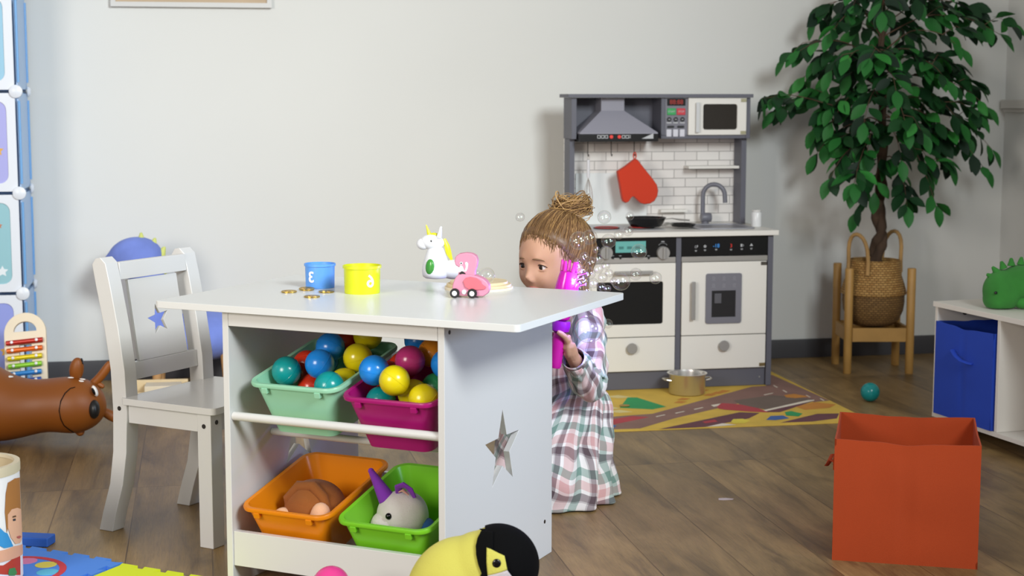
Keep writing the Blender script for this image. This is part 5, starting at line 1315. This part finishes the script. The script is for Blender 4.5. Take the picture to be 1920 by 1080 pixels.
# eyelids
EYC = []
for sg in (-1, 1):
    ec_ = Vector((.0318 * sg, -.0738, -.0215)); EYC.append(ec_)
    for up_, rr_, tilt in ((1, .0027, .50), (-1, .0022, -.40)):
        pts = []
        for k in range(13):
            a = -1.25 + 2.5 * k / 12; el = tilt * math.cos(a * 1.15) if abs(a) < 1.3 else 0
            R_ = .0176; pts.append(ec_ + Vector((R_ * math.sin(a) * math.cos(el), -R_ * math.cos(a) * math.cos(el), R_ * math.sin(el) * 1.0)))
        vs = b.tube(pts, [rr_ * (.5 + .5 * math.sin(PI * (k + 1) / 14)) for k in range(13)], 8); bmesh.ops.transform(b.bm, matrix=HM, verts=vs)
    vs = b.sph((.078 * sg, .006, -.030), (.006, .013, .022), 14, (0, 0, .3 * sg)); bmesh.ops.transform(b.bm, matrix=HM, verts=vs)
# neck, trunk, limbs
SHL = cq2(1102, 612, 4.055); ELB = cq2(1103, 716, 4.00); WRI = cq2(1073, 668, 3.885); HAND = cq2(1057, 648, 3.868)
fwd = Vector((-.74, -.67, 0)); left = Vector((.67, -.74, 0))
chest = Vector((.01, 0, at(1080, 640, 4.12).z)); NECK = HC + Vector((.012, .012, -.13)); SHR = SHL - left * .18
b.tube([HC + Vector((.015, .015, -.07)), NECK, chest + Vector((0, 0, .07))], [.036, .031, .045], 20)
b.tube([chest + Vector((0, 0, .055)), chest, Vector((.005, 0, .30)), Vector((.01, .01, .20)), Vector((.02, .015, .13))], [.05, .072, .070, .078, .07], 24)
def lerp_r(a, c, n): return [a.lerp(c, k / (n - 1)) for k in range(n)]
b.tube([chest + Vector((0, 0, .045)), SHL, ELB], [.035, .031, .024], 18)
b.tube([ELB + (SHL - ELB) * .02, ELB.lerp(WRI, .5), WRI], [.024, .022, .0165], 18)
RE = SHR + Vector((-.02, -.02, -.13)); RW = RE + fwd * .08 + Vector((0, 0, -.02)) + left * .03
b.tube([chest + Vector((0, 0, .045)), SHR, RE, RW], [.035, .031, .024, .017], 18)
for sg in (-1, 1):
    hp = Vector((.015, .01, .13)) + left * .045 * sg; kn = hp + fwd * .16 + Vector((0, 0, -.08)); an = kn - fwd * .19 + Vector((0, 0, -.022)); b.tube([hp, kn + Vector((0, 0, .01)), kn], [.055, .043, .040], 18); b.tube([kn, kn.lerp(an, .5), an], [.038, .034, .025], 18); b.tube([an, an - fwd * .06], [.022, .016], 14)
# hands: left one closed round the grip
gdir = (cq2(1070, 490, 3.865) - cq2(1041, 690, 3.865)).normalized()
GRIP = cq2(1046, 648, 3.865)
vx = Vector((1, 0, 0)); vx = (vx - gdir * vx.dot(gdir)).normalized(); vy = gdir.cross(vx); vy = -vy if vy.y < 0 else vy
gr = .0165
palm0 = GRIP + vx * (gr + .009)
b.tube([WRI, WRI.lerp(palm0, .5), palm0 + gdir * .004, palm0 + gdir * .012], [.0165, .019, .018, .015], 16)
b.sph(palm0 + gdir * .0, (.012, .018, .027), 16)
for i, (g_, L_, r_) in enumerate(((.024, 1.0, .0064), (.010, 1.08, .0066), (-.004, 1.02, .0064), (-.017, .85, .0056))):
    pts = []
    for k in range(9):
        a = -.35 + k / 8 * 3.3 * L_; pts.append(GRIP + (vx * math.cos(a) + vy * math.sin(a)) * (gr + .0062) + gdir * (g_ - .001 * k * 0))
    b.tube(pts, [r_ * 1.1, r_ * 1.08, r_ * 1.02, r_ * 1.04, r_, r_ * .96, r_ * .97, r_ * .9, r_ * .6], 10)
pts = [GRIP + (vx * math.cos(a) + vy * math.sin(a)) * (gr + .0075) + gdir * z_ for a, z_ in ((-.1, .006), (-.6, .018), (-1.1, .028), (-1.55, .034), (-1.9, .037))]
b.tube(pts, [.0095, .0085, .0076, .0074, .005], 10)
rp = RW + fwd * .03
b.sph(rp, (.024, .024, .013), 16)
for k in range(4): q_ = rp + left * (-.015 + .0105 * k) + fwd * .018; b.tube([q_, q_ + fwd * .018 + Vector((0, 0, -.002)), q_ + fwd * .034 + Vector((0, 0, -.010))], [.0066, .006, .0045], 8)
b.tube([rp + left * .018, rp + left * .03 + fwd * .012, rp + left * .034 + fwd * .024], [.0075, .0065, .005], 8)
body = b.out('body', SK.m, child)
rm = body.modifiers.new('join', 'REMESH'); rm.mode = 'VOXEL'; rm.voxel_size = .0021; rm.use_smooth_shade = True
sm = body.modifiers.new('soft', 'SMOOTH'); sm.iterations = 3; sm.factor = .5
HT = lambda p: HM @ Vector(p)
GZ = (Vector((-.25, -1, -.05))).normalized()
for sg, ec_ in zip((-1, 1), EYC):
    b = B(); b.sph(HT(ec_), .0164, 32); ey = b.out('eye', mat('eye_white', '#d8cfca', .2) if sg < 0 else bpy.data.materials['eye_white'], child)
    g_ = (HM.to_3x3() @ GZ).normalized(); T = Matrix.Translation(HT(ec_)) @ g_.to_track_quat('Z', 'Y').to_matrix().to_4x4()
    b = B(); b.use(mat('iris_brown', '#3a2a20', .15) if sg < 0 else bpy.data.materials['iris_brown']); R_ = .01665
    b.lathe([(R_ * math.sin(a), R_ * math.cos(a)) for a in (.60, .5, .38, .28)], 24, T=T, cap=False); b.use(EYE); b.lathe([(R_ * 1.002 * math.sin(a), R_ * 1.002 * math.cos(a)) for a in (.30, .2, .1, .001)], 24, T=T, cap=False); b.out('iris', None, ey)
    b = B(); pts = []
    for k in range(11):
        a = -1.15 + 2.3 * k / 10; el = .50 * math.cos(a * 1.15) - .10; R_ = .0195; pts.append(HT(ec_ + Vector((R_ * math.sin(a) * math.cos(el), -R_ * math.cos(a) * math.cos(el), R_ * math.sin(el)))))
    b.tube(pts, [.0006, .0010, .0014, .0016, .0016, .0016, .0016, .0016, .0014, .001, .0005], 6); b.out('eyelashes', mat('lash_brown', '#2e2018', .8) if sg < 0 else bpy.data.materials['lash_brown'], child)
    b = B(); pts = []
    for k in range(9):
        s_ = k / 8; x = (.013 + .032 * s_) * sg; z = -.003 + .008 * math.sin(PI * (.25 + .6 * s_)) - .002 - .003 * s_
        d = Vector((x / AX, -.95, z / AZ)).normalized(); p_ = head_pt(d, 1.0); pts.append(HT(p_ + Vector((0, -.0002, 0))))
    b.tube(pts, [.0010, .0024, .0031, .0033, .0031, .0027, .0022, .0016, .0008], 6, flat=.8); b.out('eyebrow', mat('brow_brown', '#7d5f45', .9) if sg < 0 else bpy.data.materials['brow_brown'], child)
b = B()
for up_, z_, r_ in ((1, -.0745, .0034), (-1, -.0805, .0036)):
    pts = []
    for k in range(9):
        s_ = -1 + k / 4; x = .018 * s_; z = z_ + (.0018 * (1 - abs(s_)) if up_ > 0 else -.0008 * (1 - s_ * s_)) - (.0015 * (abs(s_) < .12) if up_ > 0 else 0)
        d = Vector((x / AX, -.9, z / AZ)).normalized(); d = Vector((x / AX, -math.sqrt(max(.05, 1 - (x / AX) ** 2 - (z / AZ) ** 2)), z / AZ)); p_ = head_pt(d); pts.append(HT(p_ + Vector((0, -.0002, 0))))
    b.tube(pts, [r_ * max(.2, math.cos(s_ * 1.35)) for s_ in [-1 + k / 4 for k in range(9)]], 8)
b.out('lips', mat('lip_rose', '#b57066', .45), child)

# hair
def hm(n, c, r=.45): return mat(n, c, r, var=.12, bump=(220, .4, .001))
HD, HMid, HG = hm('hair_brown', '#684c30'), hm('hair_mid', '#8e6e48'), hm('hair_gold', '#b8935e')
BUN = Vector((.0, .054, .110))
def hairline(az):   # az: 0 in front, pi at the back; height of the hair's edge on the head
    a = abs(az)
    pts = [(0, .052), (.5, .046), (.85, .030), (1.1, .010), (1.3, -.015), (1.6, -.02), (1.9, -.055), (2.4, -.082), (PI, -.09)]
    for (a0, z0), (a1, z1) in zip(pts, pts[1:]):
        if a <= a1: return z0 + (z1 - z0) * (a - a0) / (a1 - a0)
    return pts[-1][1]
def surf(az, z, k):   # a point on the skull at azimuth az and height z
    z = max(-.108, min(.111, z)); c_ = math.sqrt(max(0, 1 - (z / AZ) ** 2)); d = Vector((math.sin(az) * c_, -math.cos(az) * c_, z / AZ)); return head_pt(d, k, False)
b = B()
q = bmesh.ops.create_uvsphere(b.bm, u_segments=96, v_segments=72, radius=1)
for v in q['verts']:
    d = v.co.normalized(); az = math.atan2(d.x, -d.y); z = d.z * AZ; hl = hairline(az)
    edge = smoothstep(0, .02, z - hl)
    k = .975 + .075 * edge if z > hl - .004 else .90
    v.co = head_pt(d, k, False); v.co += v.co.normalized() * .002 * noise.noise(d * 6) * edge
cap = b; vs = q['verts']; bmesh.ops.transform(b.bm, matrix=HM, verts=vs); b.use(HD); b._fin(vs)
def strand(p0, p1, lift, r, m, n=9, wob=.004, flat=.6):
    b.use(m); pts = []
    ph = random.uniform(0, 6)
    for k in range(n):
        s_ = k / (n - 1); p_ = p0.lerp(p1, s_)
        d = p_.normalized(); base = head_pt(Vector((d.x / AX, d.y / (AYF if d.y < 0 else AYB), d.z / AZ)).normalized(), 1.0, False)
        L_ = base.length * (1.045 + lift * math.sin(PI * s_)); 
        if s_ > .85: L_ = L_ + (p1.length - L_) * (s_ - .85) / .15
        if s_ < .12: L_ = base.length * (1.005 + .04 * s_ / .12)
        side = Vector((-d.y, d.x, 0)); pts.append(HT(d * L_ + side * wob * math.sin(ph + s_ * 5) * .5))
    b.tube(pts, [r * (.35 + .65 * math.sin(PI * min(1, .12 + k / (n - 1) * .85))) for k in range(n)], 6, flat=flat)
for k in range(1100):
    az = random.uniform(-PI, PI)
    u = random.random(); z = hairline(az) + (.004 if u < .65 else random.uniform(0, .05))
    p0 = surf(az, z, 1.0); a2 = random.uniform(0, 2 * PI); rb = random.uniform(.0, .020); p1 = BUN * .93 + Vector((rb * math.cos(a2), rb * math.sin(a2) * .8, 0))
    front = abs(az) < 1.1
    m = random.choices((HD, HMid, HG), (6, 4, 1.6) if front else (4, 4, 2.5))[0]
    strand(p0, p1, random.uniform(.0, .028), random.uniform(.0006, .0017), m, 10)
# top knot: looping locks round the centre
for k in range(420):
    m = random.choices((HD, HMid, HG), (1, 3, 7))[0]; b.use(m)
    a0 = random.uniform(0, 2 * PI); n = 12; tl = random.uniform(-.3, .45); R_ = random.uniform(.014, .054); arc = random.uniform(1.8, 3.4); pts = []; hz = random.uniform(-.022, .030)
    M_ = Matrix.Rotation(tl, 3, 'X') @ Matrix.Rotation(random.uniform(-.35, .35), 3, 'Y')
    for i in range(n):
        s_ = i / (n - 1); a = a0 + arc * s_; rr_ = R_ * (1 + .12 * math.sin(3 * a)); p_ = M_ @ Vector((rr_ * math.cos(a), rr_ * math.sin(a), hz * math.cos(PI * (s_ - .5)) + .004 * math.sin(2 * a))); pts.append(HT(BUN + p_ + Vector((0, .004, .006))))
    r_ = random.uniform(.0008, .0022); b.tube(pts, [r_ * (.3 + .7 * math.sin(PI * (.06 + .88 * i / (n - 1)))) for i in range(n)], 6, flat=.6)
vs = b.sph((0, 0, 0), (.022, .022, .020), 16); bmesh.ops.transform(b.bm, matrix=Matrix.Translation(HT(BUN + Vector((0, .003, .0)))), verts=vs); b.use(HMid); b._fin(vs)
# flyaways, one lock falling behind
for k in range(26):
    b.use(HG); a0 = random.uniform(-2.6, .4); p0 = BUN + Vector((random.uniform(-.02, .02), random.uniform(-.02, .02), .015)); d = Vector((math.cos(a0), math.sin(a0) * .8, random.uniform(.2, .9))).normalized(); L_ = random.uniform(.02, .042)
    b.tube([HT(p0), HT(p0 + d * L_ * .6), HT(p0 + d * L_ + Vector((0, 0, -.006)))], [.0006, .0005, .0002], 5)
for k in range(46):
    b.use(random.choice((HG, HMid, HMid))); az = random.uniform(1.75, 3.0); z0 = random.uniform(-.03, .05); p0 = surf(az, z0, 1.05); p1 = surf(az + random.uniform(-.1, .15), -.06, 1.10); p2 = p1 + Vector((random.uniform(-.01, .01), .004, -.035 - random.random() * .02))
    b.tube([HT(p0), HT(p0.lerp(p1, .5) * 1.05), HT(p1), HT(p2)], [.0012, .0028, .0026, .0008], 6, flat=.6)
for k in range(90):
    b.use(random.choice((HD, HMid))); az = random.uniform(-1.2, 1.25); z_ = hairline(az); p0 = surf(az, z_ + .006, 1.03); sw = random.uniform(-.1, .1); l_ = random.uniform(.006, .02)
    b.tube([HT(p0), HT(surf(az + sw * .5, z_ - l_ * .4, 1.012)), HT(surf(az + sw, z_ - l_, 1.006))], [.0007, .0005, .0002], 4)
for az, dz in ((.98, -.05), (1.05, -.045), (1.15, -.06), (.6, -.014), (.45, -.012)):
    b.use(HD); p0 = surf(az, hairline(az), 1.01); p1 = surf(az + .06, hairline(az) + dz * .5, 1.02); p2 = surf(az + .16, hairline(az) + dz, 1.012); b.tube([HT(p0), HT(p1), HT(p2)], [.0008, .0006, .0003], 5)
b.out('hair', None, child, ang=80)

# checked dress: lofted, patterned along its own length and girth
def plaid():
    t = NT('checked_cotton'); tc = t.node('ShaderNodeTexCoord'); sp = t.node('ShaderNodeSeparateXYZ'); nz = t.node('ShaderNodeTexNoise'); nz.inputs['Scale'].default_value = 7; nz.inputs['Detail'].default_value = 1; t.link(tc.outputs['Object'], nz.inputs['Vector']); ma = t.node('ShaderNodeVectorMath', operation='MULTIPLY_ADD'); t.link(nz.outputs['Color'], ma.inputs[0]); ma.inputs[1].default_value = (.09, .09, 0); t.link(tc.outputs['UV'], ma.inputs[2]); t.link(ma.outputs[0], sp.inputs[0])
    W0 = (.90, .88, .88, 1); GR = lin('#93b0a8'); PK = lin('#e2bfbf'); MV = lin('#7c6a72'); GY = lin('#bfbabd')
    def stripes(ch, per, off):
        v = t.math('FRACT', t.math('ADD', t.math('DIVIDE', ch, per), off))
        return t.ramp(v, [(0, W0), (.14, GR), (.33, W0), (.44, PK), (.66, W0), (.74, MV), (.90, GY), (.94, W0)], 'CONSTANT')
    a = stripes(sp.outputs['X'], .102, .1); c = stripes(sp.outputs['Y'], .108, .37)
    mu = t.mix(1, a, c, 'MULTIPLY'); av = t.mix(.5, a, c); m = t.mix(.55, av, mu)
    t.link(m, t.b.inputs['Base Color']); t.b.inputs['Roughness'].default_value = .85; t.b.inputs['Sheen Weight'].default_value = .15
    t.bump(t.noise(t.coords(), 420, 3), .25, .0005); return t.m
PL = plaid()
def loft(name, rings, vlen, parent, thick=.0022, uvs=1.0):
    bm = bmesh.new(); uv = bm.loops.layers.uv.new('UVMap'); n = len(rings[0]); V = [[bm.verts.new(p) for p in r] for r in rings]
    gl = [0.0] * n
    R0_ = max(rings, key=lambda r: sum((r[i] - r[i - 1]).length for i in range(n))); acc = [0]
    for i in range(n): acc.append(acc[-1] + (R0_[(i + 1) % n] - R0_[i]).length)
    cols = [[0] for _ in range(n + 1)]
    for j in range(len(rings) - 1):
        for i in range(n + 1):
            ii = i % n; cols[i].append(cols[i][-1] + (rings[j + 1][ii] - rings[j][ii]).length)
    for j in range(len(rings) - 1):
        for i in range(n):
            k = (i + 1) % n; f = bm.faces.new((V[j][i], V[j][k], V[j + 1][k], V[j + 1][i]))
            for l, (a, c) in zip(f.loops, ((i, j), (i + 1, j), (i + 1, j + 1), (i, j + 1))): l[uv].uv = (acc[a] * uvs, cols[a][c])
    me = bpy.data.meshes.new(name); bm.to_mesh(me); bm.free(); me.materials.append(PL); me.polygons.foreach_set('use_smooth', [True] * len(me.polygons))
    o = bpy.data.objects.new(name, me); C.objects.link(o); o.parent = parent
    s_ = o.modifiers.new('solid', 'SOLIDIFY'); s_.thickness = thick; s_.offset = 0; return o
# bodice and skirt as one dress
N_ = 144
prof = []   # z, centre offset along fwd, half width (left-right), half depth
zs = chest.z
prof = [(zs + .095, .0, .040, .038), (zs + .085, .0, .058, .050), (zs + .068, 0, .088, .060), (zs + .045, 0, .102, .070), (zs + .01, .0, .098, .078), (zs - .04, .0, .095, .080), (.33, .0, .094, .082), (.30, .0, .092, .082), (.285, .0, .094, .085), (.27, .005, .108, .100), (.24, .012, .124, .122), (.20, .02, .134, .140), (.15, .030, .142, .156), (.10, .038, .150, .170), (.055, .044, .158, .182), (.02, .048, .166, .190), (.006, .048, .170, .194), (.004, .048, .164, .188)]
from bisect import bisect
rings_ = []
def catm(vals, s_):
    n = len(vals) - 1; i = min(int(s_ * n), n - 1); f = s_ * n - i; p0, p1, p2, p3 = vals[max(0, i - 1)], vals[i], vals[i + 1], vals[min(n, i + 2)]
    return tuple(.5 * (2 * b1 + (c1 - a1) * f + (2 * a1 - 5 * b1 + 4 * c1 - d1) * f * f + (3 * b1 - a1 - 3 * c1 + d1) * f ** 3) for a1, b1, c1, d1 in zip(p0, p1, p2, p3))
for j in range(70):
    z, fo, hw_, hd_ = catm(prof, j / 69)
    rg = []
    sk_ = smoothstep(.29, .10, z) if False else max(0, min(1, (.29 - z) / .19))
    for i in range(N_):
        a = 2 * PI * i / N_
        fold = sk_ * (.011 * math.sin(8 * a + 2.4 * math.sin(2 * a) + z * 12) + .006 * math.sin(15 * a + 9 * z + 1.3) + .026 * noise.noise(Vector((math.cos(a) * 2.2, math.sin(a) * 2.2, z * 7))))
        gat = .0028 * math.sin(30 * a) * math.exp(-((z - .275) / .022) ** 2)
        wr = (1 - sk_) * .008 * noise.noise(Vector((math.cos(a) * 3, math.sin(a) * 3, z * 22))) + .007 * noise.noise(Vector((math.cos(a) * 5, math.sin(a) * 5, z * 16 + 4)))
        r_ = 1.0
        p_ = left * (math.cos(a) * (hw_ + fold + gat + wr)) + fwd * (math.sin(a) * (hd_ + fold + gat + wr) + fo) + Vector((.0, 0, max(.003, z)))
        rg.append(p_ + Vector((-.020 * sk_, 0, 0)))
    rings_.append(rg)
loft('dress', rings_, 1, child)
# sleeves
def sleeve(P_, R_, seed, cuff=True):
    sp_ = spl([Vector(p) for p in P_], 9); m_ = len(sp_); rings2 = []; up = Vector((0, 0, 1)); n = 60
    Rf = []
    for i in range(m_): x = i / 9; k = min(int(x), len(R_) - 2); Rf.append(R_[k] + (R_[k + 1] - R_[k]) * (x - k))
    y = None
    for i, p_ in enumerate(sp_):
        t_ = (sp_[min(i + 1, m_ - 1)] - sp_[max(i - 1, 0)]).normalized()
        if y is None: x = t_.cross(Vector((0, 1, 0))).normalized()
        else: x = (xl - t_ * xl.dot(t_)).normalized()
        xl = x; y = t_.cross(x)
        rg = []
        for k in range(n):
            a = 2 * PI * k / n; s_ = i / (m_ - 1)
            w_ = .0085 * noise.noise(Vector((math.cos(a) * 1.8, math.sin(a) * 1.8, s_ * 11 + seed))) + .0040 * math.sin(s_ * 48 + 2.2 * math.cos(a + seed)) * (1 - .5 * s_) * math.sin(PI * min(1, s_ * 1.1))
            rg.append(p_ + (x * math.cos(a) + y * math.sin(a)) * (Rf[i] + w_))
        rings2.append(rg)
    return loft('sleeve', rings2, 1, child)
CUFF = ELB.lerp(WRI, .86)
sleeve([chest + Vector((0, 0, .05)) + left * .05, SHL + Vector((.0, 0, .004)), SHL.lerp(ELB, .5) + Vector((.004, 0, 0)), ELB + Vector((.002, 0, -.004)), ELB.lerp(CUFF, .55), CUFF], [.040, .046, .044, .043, .036, .0285], 1)
sleeve([chest + Vector((0, 0, .05)) - left * .05, SHR, SHR.lerp(RE, .5), RE, RE.lerp(RW, .55), RE.lerp(RW, .9)], [.040, .044, .042, .040, .036, .028], 4)
# cuff band and small collar
def ringloft(name, cen_, axis, rs, hs, n=48):
    axis = axis.normalized(); x = axis.orthogonal().normalized(); y = axis.cross(x); return loft(name, [[cen_ + axis * h + (x * math.cos(2 * PI * k / n) + y * math.sin(2 * PI * k / n)) * r for k in range(n)] for r, h in zip(rs, hs)], 1, child, .003)
ringloft('cuff', CUFF, WRI - ELB, (.0275, .0285, .0290, .0285), (-.012, -.006, .004, .010))
ringloft('collar', Vector((.008, .008, zs + .090)), Vector((0, 0, 1)), (.040, .050, .056, .052), (.012, .014, .004, -.004))

# ---------------------------------------------------------------- bubble blower in her hand
MG = NT('magenta_clear'); MG.b.inputs['Base Color'].default_value = lin('#e21ac0'); MG.b.inputs['Roughness'].default_value = .2; MG.b.inputs['Transmission Weight'].default_value = .25
MGD = mat('magenta_solid', '#d21aa8', .35); VIO = mat('violet_plastic', '#9a1ac8', .3)
gun = thing('bubble_blower', 'magenta bubble blower gripped in the child hand, lit by violet lights at its tip', 'bubble toy', CO + GRIP, 0)
GM = Matrix((( vx.x, vy.x, gdir.x, 0), (vx.y, vy.y, gdir.y, 0), (vx.z, vy.z, gdir.z, 0), (0, 0, 0, 1)))
gun.rotation_euler = GM.to_euler()
b = B(); b.lathe([(0, -.055), (.013, -.055), (.0155, -.05)] + [(gr - .0015 + .0015 * (k % 2), -.045 + .005 * k) for k in range(15)] + [(.015, .032), (0, .032)], 28); b.out('grip', MGD, gun, ang=60)
b = B(); b.lathe([(.014, .033), (.022, .038), (.024, .05), (.022, .062), (0, .063)], 28); b.out('collar_ring', VIO, gun)
b = B(); b.lathe([(.012, .0635), (.019, .068), (.024, .085), (.027, .11), (.028, .14), (.024, .165), (.021, .18), (.021, .184), (0, .185)], 32); b.out('barrel', MG.m, gun)
b = B(); b.box((.020, .0, .135), (.02, .012, .05)); b.out('side_tank', VIO, gun, bevel=.004, seg=3)
for k in range(5):
    a = 2 * PI * k / 5 + .3; b = B(); b.cone((.0165 * math.cos(a), .0165 * math.sin(a), .185), (.019 * math.cos(a), .019 * math.sin(a), .207), .0055, .0035, 10); b.sph((.019 * math.cos(a), .019 * math.sin(a), .207), .0038, 10); b.out('crown_prong', MGD, gun)
GLINTM = emis('glint_violet', '#4c3eff', 14)  # glowing beads stand in for LED streaks glinting off the bubbles
GI = (Matrix.Translation(CO + GRIP) @ GM.to_euler().to_matrix().to_4x4()).inverted()
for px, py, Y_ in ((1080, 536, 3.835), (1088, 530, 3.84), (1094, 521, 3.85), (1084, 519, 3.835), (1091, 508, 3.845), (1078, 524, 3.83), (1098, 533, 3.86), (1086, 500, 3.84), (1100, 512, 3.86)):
    p_ = GI @ at(px, py, Y_); b = B(); b.sph(p_, (.0015, .0015, .0042), 10, (random.uniform(-1, 1), random.uniform(-1, 1), 0)); st = b.out('led_glint', GLINTM, gun)
    b = B(); b.cone((p_.x * .45, p_.y * .45, p_.z - .012), p_, .0008, .0006, 6); b.out('glint_stalk', MGD, st)  # stalk added only to join the glint bead to the barrel
l = bpy.data.lights.new('led_glow', 'POINT'); l.energy = 3.2; l.color = (.25, .20, 1.0); l.shadow_soft_size = .006
o = bpy.data.objects.new('led_glow', l); C.objects.link(o); o.location = at(1086, 528, 3.84)

# ---------------------------------------------------------------- soap bubbles
t = NT('soap_film'); t.n.remove(t.b)
lw = t.node('ShaderNodeLayerWeight'); lw.inputs['Blend'].default_value = .35
tr = t.node('ShaderNodeBsdfTransparent'); gl = t.node('ShaderNodeBsdfGlossy'); gl.inputs['Roughness'].default_value = .03
nz = t.noise(t.coords(), 40, 2)
hue = t.ramp(t.math('FRACT', t.math('ADD', t.math('MULTIPLY', lw.outputs['Facing'], 2.4), nz)), [(0, (1, .75, .85, 1)), (.25, (.75, .8, 1, 1)), (.5, (.7, 1, .95, 1)), (.75, (1, .97, .7, 1)), (1, (1, .75, .85, 1))])
t.link(hue, gl.inputs['Color'])
fac = t.ramp(lw.outputs['Facing'], [(0, (.09, .09, .09, 1)), (.5, (.18, .18, .18, 1)), (.8, (.55, .55, .55, 1)), (1, (.95, .95, .95, 1))])
mx_ = t.node('ShaderNodeMixShader'); t.link(fac, mx_.inputs[0]); t.link(tr.outputs[0], mx_.inputs[1]); t.link(gl.outputs[0], mx_.inputs[2]); t.link(mx_.outputs[0], t.out.inputs['Surface'])
b = B(); b.sph((0, 0, 0), 1, 32); bub0 = b.out('soap_bubble', t.m); first_b = [True]
def bubble(px, py, r, Y, lab, group=None):
    o = bub0 if first_b[0] else bub0.copy()
    if not first_b[0]: C.objects.link(o)
    first_b[0] = False
    rr_ = r * Y / 3000; o.scale = (rr_, rr_, rr_ * random.uniform(.94, 1.0)); tag(o, lab, 'bubble', group, at(px, py, Y)); o.rotation_euler = (0, 0, random.uniform(0, 6)); return o
for px, py, r, Y, lab in ((1104, 617, 27, 3.72, 'largest soap bubble, over the child sleeve under the table corner'), (1085, 451, 18, 3.92, 'soap bubble over the side of the child hair, left one of two touching'), (1105, 445, 15, 3.95, 'soap bubble over the side of the child hair, right one of two touching'),
                      (1141, 452, 14, 4.0, 'soap bubble just behind the child head at the oven dial'), (1198, 472, 15, 4.05, 'soap bubble in front of the lit oven display'), (1164, 527, 18, 4.0, 'soap bubble above the table corner before the oven window'),
                      (1192, 514, 12, 4.05, 'soap bubble under the oven handle'), (1229, 521, 12, 4.1, 'rightmost soap bubble, before the top of the oven window'), (912, 517, 16, 3.55, 'soap bubble above the wing of the flamingo car'),
                      (1133, 407, 13, 4.1, 'soap bubble before the white splash panel, next to the topknot'), (1181, 405, 8, 4.1, 'tiny soap bubble before the white splash panel, left of the pan'), (975, 407, 9, 4.0, 'tiny soap bubble against the wall left of the child forehead'),
                      (1140, 607, 9, 4.2, 'small soap bubble at the lower left of the oven window'), (1178, 433, 10, 4.1, 'small soap bubble at the edge of the kitchen worktop, left of the pan'), (1160, 440, 9, 4.1, 'small soap bubble between the child head and the oven display, by the worktop edge'), (894, 512, 6, 3.5, 'tiny soap bubble beside the neck of the flamingo car')):
    bubble(px, py, r, Y, lab)
CL = [(1084, 492, 9), (1096, 481, 9), (1108, 492, 11), (1122, 484, 9), (1092, 508, 10), (1106, 513, 11), (1122, 504, 9), (1096, 527, 10), (1113, 531, 10), (1130, 520, 9), (1136, 498, 8), (1142, 512, 8), (1084, 540, 9), (1101, 545, 9), (1128, 538, 8), (1150, 527, 7), (1139, 541, 7), (1118, 468, 7)]
ORD = ('leftmost', 'second from the left', 'third from the left', 'fourth from the left', 'fifth from the left', 'rightmost')
CL.sort(key=lambda c: c[1])
for r_ in range(3):
    for k, (px, py, r) in enumerate(sorted(CL[r_ * 6:r_ * 6 + 6])):
        bubble(px, py, r, 3.87 + .012 * ((k * 2 + r_) % 5), '%s froth bubble in the %s row beside the child cheek' % (ORD[k], ('top', 'middle', 'bottom')[r_]), 'froth of small bubbles at the blower tip')
